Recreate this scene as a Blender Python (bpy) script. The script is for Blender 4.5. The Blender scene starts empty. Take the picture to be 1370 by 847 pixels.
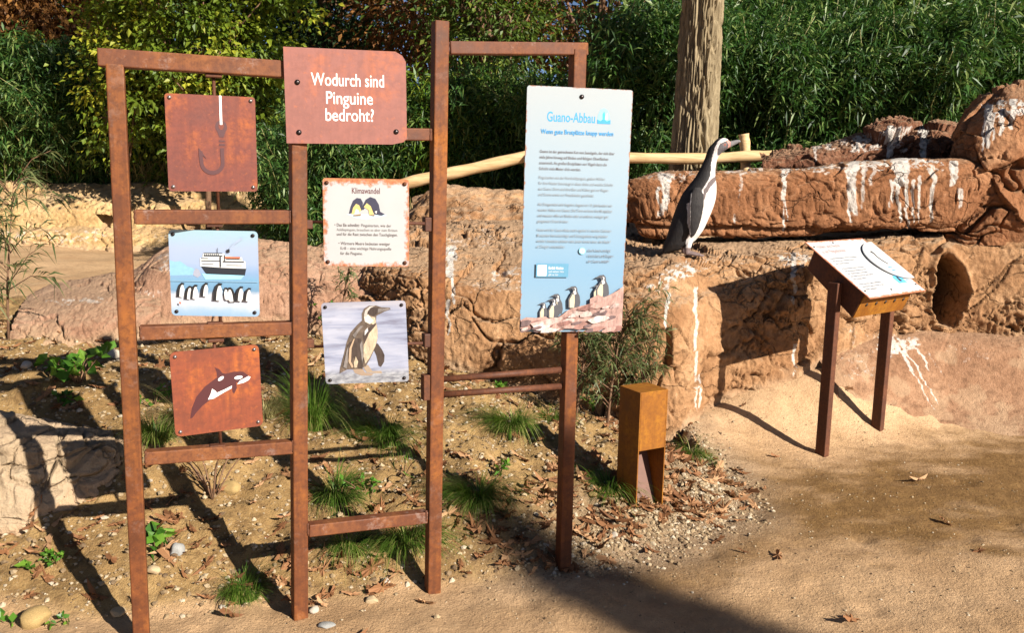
import bpy, bmesh, math, random
import numpy as np
from mathutils import Vector, Matrix

scene = bpy.context.scene
COL = scene.collection
random.seed(7)
RNG = np.random.default_rng(7)

# ------------------------------------------------------------------ camera
W0, H0, FPX = 1370.0, 847.0, 1200.0
EYE = Vector((0.0, 0.0, 1.6))
PITCH = math.atan((423.5 - 222.0) / FPX)
ROLL = 0.018
FW = Vector((0, math.cos(PITCH), -math.sin(PITCH)))
R0 = Vector((1, 0, 0)); U0 = Vector((0, math.sin(PITCH), math.cos(PITCH)))
RT = R0 * math.cos(ROLL) + U0 * math.sin(ROLL)
UP = -R0 * math.sin(ROLL) + U0 * math.cos(ROLL)
cam_data = bpy.data.cameras.new('camera')
cam = bpy.data.objects.new('camera', cam_data)
COL.objects.link(cam)
cam.matrix_world = Matrix(((RT.x, UP.x, -FW.x, EYE.x), (RT.y, UP.y, -FW.y, EYE.y), (RT.z, UP.z, -FW.z, EYE.z), (0, 0, 0, 1)))
cam_data.sensor_width = 36.0
cam_data.lens = 36.0 * FPX / W0
cam_data.clip_start = 0.05
cam_data.clip_end = 2000.0
scene.camera = cam

# ------------------------------------------------------------------ sky, sun, exposure
SUN_D = Vector((-1.4, 1.3, -1.0)).normalized()          # the way the light travels
SUN_EL = math.asin(-SUN_D.z)
world = bpy.data.worlds.new('World'); scene.world = world
world.use_nodes = True
wn = world.node_tree.nodes; wl = world.node_tree.links
sky = wn.new('ShaderNodeTexSky'); sky.sky_type = 'NISHITA'; sky.sun_disc = False
sky.sun_elevation = SUN_EL; sky.air_density = .4; sky.dust_density = .3
sky.sun_rotation = math.atan2(-SUN_D.x, -SUN_D.y)
bg = wn['Background']; bg.inputs[1].default_value = 0.05
wl.new(sky.outputs[0], bg.inputs[0])
sun_l = bpy.data.lights.new('sun', 'SUN'); sun_l.energy = 5.0; sun_l.angle = math.radians(0.55)
sun_l.color = (1.0, 0.93, 0.82)
sun = bpy.data.objects.new('sun', sun_l); COL.objects.link(sun)
sun.rotation_euler = SUN_D.to_track_quat('-Z', 'Y').to_euler(); sun.location = (8, -8, 8)
scene.view_settings.view_transform = 'Standard'
scene.view_settings.look = 'None'
scene.view_settings.exposure = 1.05
scene.view_settings.gamma = 1.0
scene.view_settings.use_curve_mapping = False
scene.cycles.max_bounces = 6; scene.cycles.diffuse_bounces = 1
scene.cycles.transparent_max_bounces = 6

# ------------------------------------------------------------------ helpers: picture point -> place
def ray(px, py):
    return FW + RT * ((px - W0 / 2) / FPX) + UP * (-(py - H0 / 2) / FPX)
def at(px, py, D):
    r = ray(px, py); return EYE + r * (D / r.y)
def project(P):
    """world points (...,3) -> photograph pixels"""
    P = np.asarray(P, float) - np.array(EYE)
    d = P @ np.array(FW)
    return W0 / 2 + FPX * (P @ np.array(RT)) / d, H0 / 2 - FPX * (P @ np.array(UP)) / d

# ------------------------------------------------------------------ helpers: noise (numpy)
_perm = np.random.default_rng(3).permutation(256)
PERM = np.concatenate([_perm, _perm, _perm])
GRAD = np.random.default_rng(4).normal(size=(256, 3)); GRAD /= np.linalg.norm(GRAD, axis=1)[:, None]
def perlin(P):
    P = np.asarray(P, float); I = np.floor(P).astype(int); F = P - I; I &= 255
    U = F * F * F * (F * (F * 6 - 15) + 10)
    out = 0
    for dx in (0, 1):
        for dy in (0, 1):
            for dz in (0, 1):
                h = PERM[PERM[PERM[(I[..., 0] + dx) & 255] + ((I[..., 1] + dy) & 255)] + ((I[..., 2] + dz) & 255)]
                g = GRAD[h]
                dot = g[..., 0] * (F[..., 0] - dx) + g[..., 1] * (F[..., 1] - dy) + g[..., 2] * (F[..., 2] - dz)
                w = (U[..., 0] if dx else 1 - U[..., 0]) * (U[..., 1] if dy else 1 - U[..., 1]) * (U[..., 2] if dz else 1 - U[..., 2])
                out = out + w * dot
    return out * 1.6
def fbm(P, scale=1.0, octv=4, off=0.0):
    P = np.asarray(P, float) * scale + off
    s = 0; a = 1.0
    for _ in range(octv):
        s = s + a * perlin(P); P = P * 2.03 + 17.3; a *= 0.5
    return s
def vor(P, facets=False):
    """F1, F2 of cell noise"""
    P = np.asarray(P, float); I = np.floor(P).astype(int)
    f1 = np.full(P.shape[:-1], 9.0); f2 = f1.copy(); idc = np.zeros(P.shape[:-1]); fac = np.zeros(P.shape[:-1])
    for dx in (-1, 0, 1):
        for dy in (-1, 0, 1):
            for dz in (-1, 0, 1):
                J = I + np.array((dx, dy, dz)); K = J & 255
                h = PERM[PERM[PERM[K[..., 0]] + K[..., 1]] + K[..., 2]]
                pt = J + np.stack([h, PERM[h + 1], PERM[h + 2]], -1) / 255.0
                d = np.linalg.norm(P - pt, axis=-1)
                n = d < f1
                f2 = np.where(n, f1, np.minimum(f2, d)); idc = np.where(n, PERM[h + 5] / 255.0, idc); f1 = np.where(n, d, f1)
                if facets: fac = np.where(n, ((P - pt) * GRAD[PERM[h + 9]]).sum(-1), fac)
    return (f1, f2, idc, fac) if facets else (f1, f2, idc)
def sstep(a, b, x):
    t = np.clip((x - a) / (b - a), 0, 1); return t * t * (3 - 2 * t)

# ------------------------------------------------------------------ helpers: meshes and objects
def tag(o, label=None, cat=None, group=None, kind=None):
    if label: o['label'] = label
    if cat: o['category'] = cat
    if group: o['group'] = group
    if kind: o['kind'] = kind
    return o
def thing(name, label, cat, loc=(0, 0, 0), group=None, rot=None):
    o = bpy.data.objects.new(name, None); COL.objects.link(o)
    o.empty_display_size = 0.1
    o.location = loc
    if rot is not None: o.rotation_euler = rot
    return tag(o, label, cat, group)
def link(name, me, parent=None, loc=None):
    o = bpy.data.objects.new(name, me); COL.objects.link(o)
    if parent is not None: o.parent = parent
    if loc is not None: o.location = loc
    return o
def shade(me, smooth=True):
    me.polygons.foreach_set('use_smooth', [smooth] * len(me.polygons)); me.update()
def fast_mesh(name, V, F, mats, smooth=True, attrs=None):
    """V (n,3), F (m,k) with one k"""
    V = np.asarray(V, np.float32); F = np.asarray(F, np.int32)
    me = bpy.data.meshes.new(name)
    k = F.shape[1]
    me.vertices.add(len(V)); me.vertices.foreach_set('co', V.ravel())
    me.loops.add(F.size); me.loops.foreach_set('vertex_index', F.ravel())
    me.polygons.add(len(F)); me.polygons.foreach_set('loop_start', np.arange(0, F.size, k, dtype=np.int32))
    me.polygons.foreach_set('loop_total', np.full(len(F), k, np.int32))
    me.polygons.foreach_set('use_smooth', np.full(len(F), smooth))
    for m in (mats if isinstance(mats, (list, tuple)) else [mats]): me.materials.append(m)
    me.update(calc_edges=True)
    for nm, arr in (attrs or {}).items():
        arr = np.asarray(arr, np.float32)
        if arr.ndim == 1:
            a = me.attributes.new(nm, 'FLOAT', 'POINT'); a.data.foreach_set('value', arr)
        else:
            a = me.attributes.new(nm, 'FLOAT_COLOR', 'POINT')
            a.data.foreach_set('color', np.concatenate([arr, np.ones((len(arr), 1), np.float32)], 1).ravel())
    return me
def grid_faces(ny, nx, wrap=False):
    i = np.arange(ny * nx).reshape(ny, nx)
    if wrap: i = np.concatenate([i, i[:, :1]], 1)
    return np.stack([i[:-1, :-1], i[:-1, 1:], i[1:, 1:], i[1:, :-1]], -1).reshape(-1, 4)
def grid_normals(P):
    du = np.gradient(P, axis=1); dv = np.gradient(P, axis=0)
    n = np.cross(du, dv); return n / (np.linalg.norm(n, axis=-1, keepdims=True) + 1e-9)

class MB:
    """collects boxes, bars, tubes and flat shapes; build() links them as one mesh object"""
    def __init__(s): s.v = []; s.f = []; s.m = []
    def add(s, vs, fs, m=0):
        b = len(s.v); s.v += [tuple(v) for v in vs]; s.f += [tuple(b + i for i in f) for f in fs]; s.m += [m] * len(fs); return s
    def box(s, c, size, m=0, mat=None):
        x, y, z = (a / 2 for a in size); c = Vector(c)
        vs = [Vector((sx * x, sy * y, sz * z)) for sx in (-1, 1) for sy in (-1, 1) for sz in (-1, 1)]
        vs = [c + (mat @ v if mat else v) for v in vs]
        return s.add(vs, [(0, 1, 3, 2), (4, 6, 7, 5), (0, 4, 5, 1), (2, 3, 7, 6), (0, 2, 6, 4), (1, 5, 7, 3)], m)
    def bar(s, p0, p1, w, h, side=None, m=0):
        """square bar p0->p1; w across 'side', h across the third axis"""
        p0 = Vector(p0); p1 = Vector(p1); d = (p1 - p0).normalized()
        a = Vector(side) if side is not None else (Vector((0, 0, 1)) if abs(d.z) < .9 else Vector((1, 0, 0)))
        a = (a - d * a.dot(d)).normalized(); b = d.cross(a)
        vs = [p + a * (w / 2 * i) + b * (h / 2 * j) for p in (p0, p1) for i, j in ((-1, -1), (1, -1), (1, 1), (-1, 1))]
        return s.add(vs, [(3, 2, 1, 0), (4, 5, 6, 7), (0, 1, 5, 4), (1, 2, 6, 5), (2, 3, 7, 6), (3, 0, 4, 7)], m)
    def tube(s, pts, rs, n=8, m=0, cap=True):
        pts = [Vector(p) for p in pts]
        rs = [rs] * len(pts) if not hasattr(rs, '__len__') else rs
        vs = []; a = None
        for i, p in enumerate(pts):
            d = (pts[min(i + 1, len(pts) - 1)] - pts[max(i - 1, 0)]).normalized()
            if a is None: a = Vector((0, 0, 1)) if abs(d.z) < .9 else Vector((1, 0, 0))
            a = (a - d * a.dot(d)).normalized(); b = d.cross(a)
            vs += [p + (a * math.cos(t) + b * math.sin(t)) * rs[i] for t in (2 * math.pi * k / n for k in range(n))]
        fs = [(i * n + k, i * n + (k + 1) % n, (i + 1) * n + (k + 1) % n, (i + 1) * n + k) for i in range(len(pts) - 1) for k in range(n)]
        if cap: fs += [tuple(reversed(range(n))), tuple((len(pts) - 1) * n + k for k in range(n))]
        return s.add(vs, fs, m)
    def poly(s, pts, y, m=0):
        """flat print shape in the local x-z plane, facing -y"""
        ar = sum(pts[i][0] * pts[(i + 1) % len(pts)][1] - pts[(i + 1) % len(pts)][0] * pts[i][1] for i in range(len(pts)))
        if ar < 0: pts = pts[::-1]
        return s.add([(p[0], y, p[1]) for p in pts], [tuple(range(len(pts)))], m)
    def mesh(s, name, mats, smooth=False, bevel=0, seg=2):
        me = bpy.data.meshes.new(name)
        me.from_pydata(s.v, [], s.f)
        for m in (mats if isinstance(mats, (list, tuple)) else [mats]): me.materials.append(m)
        me.polygons.foreach_set('material_index', s.m)
        if bevel:
            bm = bmesh.new(); bm.from_mesh(me)
            bmesh.ops.bevel(bm, geom=[e for e in bm.edges], offset=bevel, segments=seg, profile=.5, affect='EDGES', clamp_overlap=True)
            bm.to_mesh(me); bm.free()
        shade(me, smooth); me.update()
        return me
    def build(s, name, mats, parent=None, smooth=False, bevel=0, seg=2):
        return link(name, s.mesh(name, mats, smooth, bevel, seg), parent)

# ------------------------------------------------------------------ helpers: materials
class NT:
    def __init__(s, name):
        s.m = bpy.data.materials.new(name); s.m.use_nodes = True
        s.n = s.m.node_tree.nodes; s.l = s.m.node_tree.links
        s.b = s.n['Principled BSDF']; s.out = s.n['Material Output']
        s.tc = None
    def new(s, t, **k):
        n = s.n.new('ShaderNode' + t)
        for a, b in k.items(): setattr(n, a, b)
        return n
    def coord(s, scale=(1, 1, 1)):
        if s.tc is None: s.tc = s.new('TexCoord')
        if isinstance(scale, (int, float)): scale = (scale,) * 3
        mp = s.new('Mapping'); mp.inputs['Scale'].default_value = scale
        s.l.new(s.tc.outputs['Object'], mp.inputs[0]); return mp.outputs[0]
    def noise(s, scale, detail=4, rough=.6, dist=0, stretch=(1, 1, 1)):
        n = s.new('TexNoise'); n.inputs['Scale'].default_value = scale; n.inputs['Detail'].default_value = detail
        n.inputs['Roughness'].default_value = rough; n.inputs['Distortion'].default_value = dist
        s.l.new(s.coord(stretch), n.inputs['Vector']); return n.outputs[0]
    def voro(s, scale, feature='F1', stretch=(1, 1, 1)):
        n = s.new('TexVoronoi'); n.feature = feature; n.inputs['Scale'].default_value = scale
        s.l.new(s.coord(stretch), n.inputs['Vector']); return n.outputs[0]
    def attr(s, name):
        n = s.new('Attribute'); n.attribute_name = name; return n
    def ramp(s, src, stops, interp='LINEAR'):
        n = s.new('ValToRGB'); n.color_ramp.interpolation = interp
        e = n.color_ramp.elements
        while len(e) < len(stops): e.new(.5)
        for i, (p, c) in enumerate(stops):
            e[i].position = p; e[i].color = (c, c, c, 1) if isinstance(c, (int, float)) else (*c, 1)
        s.l.new(src, n.inputs[0]); return n.outputs[0]
    def mix(s, fac, a, b, mode='MIX'):
        n = s.new('Mix'); n.data_type = 'RGBA'; n.blend_type = mode
        for v, i in ((fac, 0), (a, 6), (b, 7)):
            if isinstance(v, (int, float)): n.inputs[i].default_value = v if i == 0 else (v, v, v, 1)
            elif isinstance(v, tuple): n.inputs[i].default_value = (*v, 1)
            else: s.l.new(v, n.inputs[i])
        return n.outputs[2]
    def math(s, op, a, b=0.0):
        n = s.new('Math'); n.operation = op
        for i, v in enumerate((a, b)):
            if isinstance(v, (int, float)): n.inputs[i].default_value = v
            else: s.l.new(v, n.inputs[i])
        return n.outputs[0]
    def bump(s, h, strength=.3, dist=.01, prev=None):
        n = s.new('Bump'); n.inputs['Strength'].default_value = strength; n.inputs['Distance'].default_value = dist
        s.l.new(h, n.inputs['Height'])
        if prev is not None: s.l.new(prev, n.inputs['Normal'])
        return n.outputs[0]
    def done(s, col=None, rough=None, normal=None, **k):
        for v, nm in ((col, 'Base Color'), (rough, 'Roughness'), (normal, 'Normal')):
            if v is None: continue
            if isinstance(v, (int, float)): s.b.inputs[nm].default_value = v
            elif isinstance(v, tuple): s.b.inputs[nm].default_value = (*v, 1)
            else: s.l.new(v, s.b.inputs[nm])
        for a, b in k.items(): s.b.inputs[a.replace('_', ' ')].default_value = b
        return s.m

def mat_rust(name, dark, mid, bright, scale=9.0, amount=.5, bare=0.0):
    t = NT(name)
    n1 = t.noise(scale, 6, .65); n2 = t.noise(scale * 9, 4, .7); n3 = t.noise(scale * .33, 3, .5)
    c = t.ramp(n1, [(.3, dark), (.5, mid), (.78 - amount * .2, bright)])
    c = t.mix(t.ramp(n3, [(.5, 0.0), (.72, .6)]), c, bright)
    c = t.mix(t.ramp(n2, [(.36, .65), (.56, 0.0)]), c, dark)
    c = t.mix(t.ramp(t.noise(scale * 16, 3, .7), [(.60, 0.0), (.72, .35)]), c, bright)
    c = t.mix(t.ramp(t.noise(3.0, 4, .7, 0, (14, 14, .8)), [(.48, 0.0), (.66, .45)]), c, dark)
    if bare: c = t.mix(t.ramp(t.noise(scale * 2.2, 6, .8), [(.56, 0.0), (.66, bare)]), c, (.26, .18, .15))
    return t.done(c, t.ramp(n1, [(.3, .55), (.7, .8)]), t.bump(n2, .25, .002), Specular_IOR_Level=.35)
RUST = mat_rust('rusted_steel', (.066, .019, .006), (.145, .042, .010), (.27, .090, .014), 5, .5, .2)
RUST_RAIL = mat_rust('worn_rusted_steel', (.075, .023, .010), (.145, .046, .016), (.23, .085, .024), 6, .4, .55)
RUST_DARK = mat_rust('dark_rusted_steel', (.05, .017, .009), (.09, .030, .013), (.15, .052, .02), 9, .3)
RUST_RED = mat_rust('red_rust_plate', (.10, .026, .020), (.165, .042, .026), (.34, .095, .025), 6, .6)
RUST_ORANGE = mat_rust('orange_rust_plate', (.12, .030, .015), (.21, .048, .018), (.38, .105, .018), 5, .7)
RUST_PINK = mat_rust('pink_rust_plate', (.19, .074, .060), (.25, .098, .078), (.42, .125, .045), 4, .55)
CORTEN = mat_rust('orange_corten_steel', (.15, .048, .004), (.25, .088, .005), (.34, .14, .007), 6, .6)
def mat_plain(name, col, rough=.6, var=.12, scale=40, bump=0.0, **k):
    t = NT(name); n = t.noise(scale, 4, .6)
    lo = tuple(c * (1 - var) for c in col); hi = tuple(min(1, c * (1 + var)) for c in col)
    return t.done(t.ramp(n, [(.3, lo), (.7, hi)]), rough, t.bump(n, bump, .003) if bump else None, **k)
BOLT = mat_plain('bolt_steel', (.06, .05, .05), .35, .2, 60, 0, Metallic=.8)
BOLT_PALE = mat_plain('worn_bolt_steel', (.3, .26, .25), .35, .2, 60, 0, Metallic=.7)
def photo_ink(col):
    t = NT('photo_ink'); n = t.noise(70, 5, .75, .3, (1, 1, .45)); n2 = t.noise(16, 3, .6)
    c = t.ramp(n, [(.32, tuple(v * .45 for v in col)), (.5, col), (.68, tuple(min(1, v * 1.6) for v in col))])
    return t.done(t.mix(t.ramp(n2, [(.4, .0), (.65, .45)]), c, tuple(min(1, v * 1.45) for v in col)), .4)
_ink = {}
def ink(col, rough=.5):
    k = tuple(round(c, 3) for c in col)
    if k not in _ink: _ink[k] = mat_plain('print_ink', k, rough, .06, 90)
    return _ink[k]

def mat_leaf(name, c1, c2, c3=None, rough=.45, trans=.35, dry=0.0, spec=.4):
    t = NT(name)
    a = t.attr('tint').outputs['Fac']
    stops = [(0, c1), (.65, c2), (1, c3 or c2)]
    c = t.ramp(a, stops)
    t.done(c, rough, Specular_IOR_Level=spec)
    tr = t.new('BsdfTranslucent'); mx = t.new('MixShader'); mx.inputs[0].default_value = trans
    t.l.new(t.mix(.5, c, (c2[0] * 1.2, c2[1] * 1.2, c2[2] * .6)), tr.inputs[0])
    t.l.new(t.b.outputs[0], mx.inputs[1]); t.l.new(tr.outputs[0], mx.inputs[2]); t.l.new(mx.outputs[0], t.out.inputs[0])
    return t.m
LEAF_BAMBOO = mat_leaf('bamboo_leaf', (.016, .046, .010), (.050, .125, .022), (.20, .26, .07), .46, .3)
LEAF_BAMBOO2 = mat_leaf('fresh_bamboo_leaf', (.04, .095, .012), (.13, .23, .025), (.34, .36, .05), .42, .35)
LEAF_YELLOW = mat_leaf('yellow_green_leaf', (.045, .095, .010), (.17, .235, .020), (.50, .46, .04), .5, .4)
LEAF_BROWN = mat_leaf('autumn_brown_leaf', (.06, .032, .012), (.22, .090, .022), (.48, .24, .06), .6, .35)
LEAF_DARK = mat_leaf('dark_green_leaf', (.012, .030, .008), (.03, .065, .015), (.06, .10, .025), .45, .3)
LEAF_OLIVE = mat_leaf('olive_green_leaf', (.04, .08, .012), (.10, .16, .02), (.24, .25, .04), .5, .4)
LEAF_GRASS = mat_leaf('grass_blade', (.045, .11, .012), (.12, .21, .024), (.42, .38, .13), .5, .35)
LEAF_STRAW = mat_leaf('dry_grass_blade', (.16, .14, .05), (.28, .24, .09), (.42, .36, .16), .6, .3)
LEAF_HERB = mat_leaf('fresh_herb_leaf', (.04, .12, .015), (.10, .24, .025), (.20, .33, .04), .4, .4)
LEAF_NARROW = mat_leaf('narrow_grey_green_leaf', (.045, .075, .022), (.095, .125, .04), (.20, .20, .08), .5, .35)
LEAF_DEAD = mat_leaf('dead_leaf', (.14, .060, .025), (.27, .125, .055), (.46, .27, .14), .7, .15, spec=.2)
BARK_TWIG = mat_plain('twig_bark', (.16, .085, .045), .8, .3, 50, .3)
CULM = mat_plain('bamboo_culm', (.24, .22, .08), .5, .35, 12)

# ================================================================== THE GROUND
EDGE = np.array([(-14, 1.2), (-6, 2.6), (-2.4, 2.92), (-1.35, 2.92), (-.35, 3.18), (.25, 3.38), (.80, 3.72), (1.10, 4.05), (1.16, 4.45), (1.0, 4.95), (.9, 6.0), (.9, 40.0)])
WALL = np.array([(.6, 4.98), (.93, 5.05), (1.2, 5.33), (1.475, 5.45), (1.77, 5.58), (1.99, 5.66), (2.36, 5.85), (2.77, 6.0), (3.5, 5.95), (6, 5.6), (12, 5.2)])
WALLH = np.array([.20, .16, .15, .24, .30, .38, .45, .50, .48, .45, .4])
def seg_dist(x, y, poly, extra=None):
    """distance to a polyline, side (+ left), value interpolated along it"""
    best = np.full(x.shape, 1e9); side = np.zeros(x.shape); val = np.zeros(x.shape)
    for i in range(len(poly) - 1):
        a = poly[i]; b = poly[i + 1]; d = b - a; L2 = d @ d
        t = np.clip(((x - a[0]) * d[0] + (y - a[1]) * d[1]) / L2, 0, 1)
        qx = a[0] + t * d[0]; qy = a[1] + t * d[1]
        dist = np.hypot(x - qx, y - qy)
        s = d[0] * (y - a[1]) - d[1] * (x - a[0])
        n = dist < best
        best = np.where(n, dist, best); side = np.where(n, np.sign(s), side)
        if extra is not None: val = np.where(n, extra[i] * (1 - t) + extra[i + 1] * t, val)
    return best, side, val
def ground_z(x, y, detail=True):
    x = np.asarray(x, float); y = np.asarray(y, float)
    P = np.stack([x, y, np.zeros_like(x)], -1)
    d, s, _ = seg_dist(x, y, EDGE)
    inside = np.where(s > 0, d, 0.0)
    bank = .85 * (1 - np.exp(-inside / 2.3))
    # left of the picture the bank gives way to the sandy plain, further back to the planted rise
    plain = .30 + .06 * fbm(P, .5, 2)
    bank = bank * (1 - sstep(5.9, 7.6, y)) + plain * sstep(5.9, 7.6, y)
    rise_r = sstep(6.4, 7.6, y) * sstep(-2.6, -.6, x + .15 * (y - 7))
    rise_l = sstep(13.3, 15.0, y)
    bank = bank + (1.15 - bank) * np.maximum(rise_r, rise_l)
    dw, sw, hw = seg_dist(x, y, WALL, WALLH)
    apron = hw * np.where(sw > 0, 1.0, np.exp(-(dw / .36) ** 2)) * sstep(.35, 1.25, x)
    right = np.maximum(apron, 1.15 * sstep(6.4, 7.6, y))
    z = np.where(s > 0, np.maximum(bank, right * sstep(.7, 1.3, x)), right)
    z = np.where((s > 0), z, right)
    z = z + np.where(s > 0, .26 * np.exp(-((x + 2.15) / .75) ** 2 - ((y - 4.05) / .55) ** 2), 0)
    if detail:
        near = 1 - sstep(9, 14, np.hypot(x, y))
        on_bank = np.where(s > 0, sstep(0, .3, d), 0.0)
        z = z + near * (.010 * fbm(P, 2.2, 3) + .006 * fbm(P, 9, 3, 5.0))
        f1d, _, idd = vor(P * 4.6 + 3.3)
        z = z - near * (1 - on_bank) * .014 * (1 - sstep(.12, .34, f1d)) * (idd > .55) + near * (1 - on_bank) * .006 * np.abs(fbm(P, 14, 3, 21))
        z = z + near * on_bank * (.035 * fbm(P, 2.6, 3, 31) + .024 * fbm(P, 8, 4, 9.0) + .022 * fbm(P, 24, 2, 3.0))
    return z
def ground_hit(px, py):
    r = ray(px, py); t = np.arange(1.5, 12, .02)
    h = EYE.z + r.z * t - ground_z(EYE.x + r.x * t, EYE.y + r.y * t)
    k = int(np.argmax(h <= 0)) if (h <= 0).any() else len(t) - 1
    return EYE + r * float(t[k])
def gz(x, y): return float(ground_z(np.array([x]), np.array([y]))[0])

xs = np.concatenate([[-400, -200, -100, -60, -40, -30, -24, -20, -17, -14, -12, -10], np.arange(-8.6, -3.6, .10), np.arange(-3.6, 4.2, .027), np.arange(4.2, 8, .15), [9, 10, 12, 15, 20, 30, 50, 100, 200, 400]])
ys = np.concatenate([[-400, -200, -100, -50, -25, -12, -6, -3, -1, 0, 1, 1.6], np.arange(2.0, 6.6, .027), np.arange(6.6, 17, .12), [18, 20, 24, 30, 40, 60, 100, 200, 400, 900]])
GX, GY = np.meshgrid(xs, ys)
GZ = ground_z(GX, GY)
GP = np.stack([GX, GY, GZ], -1)
d_, s_, _ = seg_dist(GX, GY, EDGE)
P2 = np.stack([GX, GY, GX * 0], -1)
sd = d_ * s_ + .07 * fbm(P2, 3.0, 3, 2.0)
m_bank = sstep(-.03, .10, sd) * (1 - .85 * sstep(6.0, 7.0, GY))
px_, py_ = project(np.where(GP[..., 1:2] > .5, GP, np.array((0, 50, 0))))
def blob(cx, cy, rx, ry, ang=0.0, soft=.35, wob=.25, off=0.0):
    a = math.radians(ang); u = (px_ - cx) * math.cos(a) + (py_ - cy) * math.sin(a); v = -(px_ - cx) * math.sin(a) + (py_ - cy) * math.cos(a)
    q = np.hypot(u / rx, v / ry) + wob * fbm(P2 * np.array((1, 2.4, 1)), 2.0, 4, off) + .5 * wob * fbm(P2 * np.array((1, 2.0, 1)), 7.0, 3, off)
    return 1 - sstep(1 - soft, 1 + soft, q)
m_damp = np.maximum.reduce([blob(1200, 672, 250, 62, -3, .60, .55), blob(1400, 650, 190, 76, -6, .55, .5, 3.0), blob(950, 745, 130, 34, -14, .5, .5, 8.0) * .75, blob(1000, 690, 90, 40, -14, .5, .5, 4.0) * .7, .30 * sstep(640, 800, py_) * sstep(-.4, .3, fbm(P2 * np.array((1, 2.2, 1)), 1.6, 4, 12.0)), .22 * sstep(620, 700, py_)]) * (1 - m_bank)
m_gravel = (1 - sstep(.10, .45, np.abs(sd - .12 - .10 * fbm(P2, 2, 2, 7)))) * sstep(-.4, .6, GX)
me = fast_mesh('ground', GP.reshape(-1, 3), grid_faces(*GX.shape), [], True,
               {'bank': m_bank.ravel(), 'damp': m_damp.ravel(), 'gravel': m_gravel.ravel()})
t = NT('earth')
nf = t.noise(160, 3, .7); nm = t.noise(22, 5, .65); nl = t.noise(2.4, 4, .55); nv = t.voro(70)
sand = t.ramp(nl, [(.3, (.47, .29, .152)), (.7, (.62, .41, .235))])
sand = t.mix(t.ramp(nm, [(.35, .35), (.55, 0.0)]), sand, (.29, .18, .10))
clay = t.ramp(nl, [(.3, (.235, .14, .052)), (.7, (.37, .235, .095))])
clay = t.mix(t.ramp(nm, [(.36, .7), (.54, 0.0)]), clay, (.12, .066, .024))
clay = t.mix(t.ramp(t.noise(45, 4, .75), [(.55, 0.0), (.72, .55)]), clay, (.46, .33, .165))
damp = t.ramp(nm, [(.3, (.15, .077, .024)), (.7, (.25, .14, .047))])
bk = t.attr('bank').outputs['Fac']; dp = t.attr('damp').outputs['Fac']; gv = t.attr('gravel').outputs['Fac']
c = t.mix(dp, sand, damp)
c = t.mix(bk, c, clay)
c = t.mix(t.math('MULTIPLY', gv, .65), c, t.ramp(t.noise(60, 3, .7), [(.35, (.16, .10, .06)), (.65, (.38, .29, .20))]))
c = t.mix(t.ramp(nf, [(.30, .4), (.5, 0.0)]), c, (.2, .12, .06))
c = t.mix(t.ramp(nf, [(.66, 0.0), (.76, .5)]), c, (.66, .55, .42))
b = t.bump(nf, .9, .007); b = t.bump(t.noise(48, 4, .7), .8, .012, b)
me.materials.append(t.done(c, t.math('SUBTRACT', .92, t.math('MULTIPLY', dp, .18)), b, Specular_IOR_Level=.25))
ground = tag(link('ground', me), kind='structure')

# ================================================================== ROCKS
def catmull(A, n, axis):
    A = np.moveaxis(np.asarray(A, float), axis, 0); k = len(A)
    tt = np.linspace(0, k - 1, n); i = np.minimum(tt.astype(int), k - 2); f = (tt - i)[(...,) + (None,) * (A.ndim - 1)]
    g = lambda j: A[np.clip(j, 0, k - 1)]
    p0, p1, p2, p3 = g(i - 1), g(i), g(i + 1), g(i + 2)
    p0 = np.where((i == 0)[(...,) + (None,) * (A.ndim - 1)], 2 * p1 - p2, p0); p3 = np.where((i + 2 > k - 1)[(...,) + (None,) * (A.ndim - 1)], 2 * p2 - p1, p3)
    out = .5 * (2 * p1 + (p2 - p0) * f + (2 * p0 - 5 * p1 + 4 * p2 - p3) * f ** 2 + (3 * p1 - p0 - 3 * p2 + p3) * f ** 3)
    return np.moveaxis(out, 0, axis)
def ctrl(rows):
    return np.array([[tuple(at(*p)) if len(p) == 3 else tuple(p[:3]) for p in r] for r in rows])
def rock_disp(P, cell=(4.5, 4.5, 9.0), rough=.035, crack=.05, off=0.0):
    w = P + .16 * np.stack([fbm(P, 2.4, 3, off + 1), fbm(P, 2.4, 3, off + 2), .5 * fbm(P, 2.4, 3, off + 3)], -1)
    gate = sstep(-.25, .35, fbm(P, 1.2, 2, off + 50))
    # broken faces: tilted facets with narrow joints, at two sizes
    f1, f2, idc, fa = vor(w * np.array(cell) + off, True)
    d = gate * (crack * .55 * fa - crack * .75 * (1 - sstep(.0, .09, f2 - f1)))
    wb = P + .22 * fbm(P, 1.7, 3, off + 70)[..., None]
    g1, g2, gid, gf = vor(wb * np.array((1.5, 1.5, 3.2)) + off * 1.7, True)
    d = d + crack * .9 * gf - crack * .9 * (1 - sstep(.0, .035, g2 - g1))
    # bedding steps
    zz = (P[..., 2] + .05 * fbm(P, 1.3, 3, off + 15)) / .085
    d = d + crack * .30 * gate * (np.mod(zz, 1.0) - .5) * sstep(0, .12, np.mod(zz, 1.0))
    # grit: sharp creases plus fine roughness
    d = d + rough * .5 * fbm(P, 1.8, 4, off + 9) - rough * .55 * (np.abs(fbm(P, 7, 3, off + 20)) < .06) * gate
    d = d + rough * .22 * np.abs(fbm(P, 14, 3, off + 33)) + rough * .22 * fbm(P, 40, 2, off)
    return d
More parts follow.
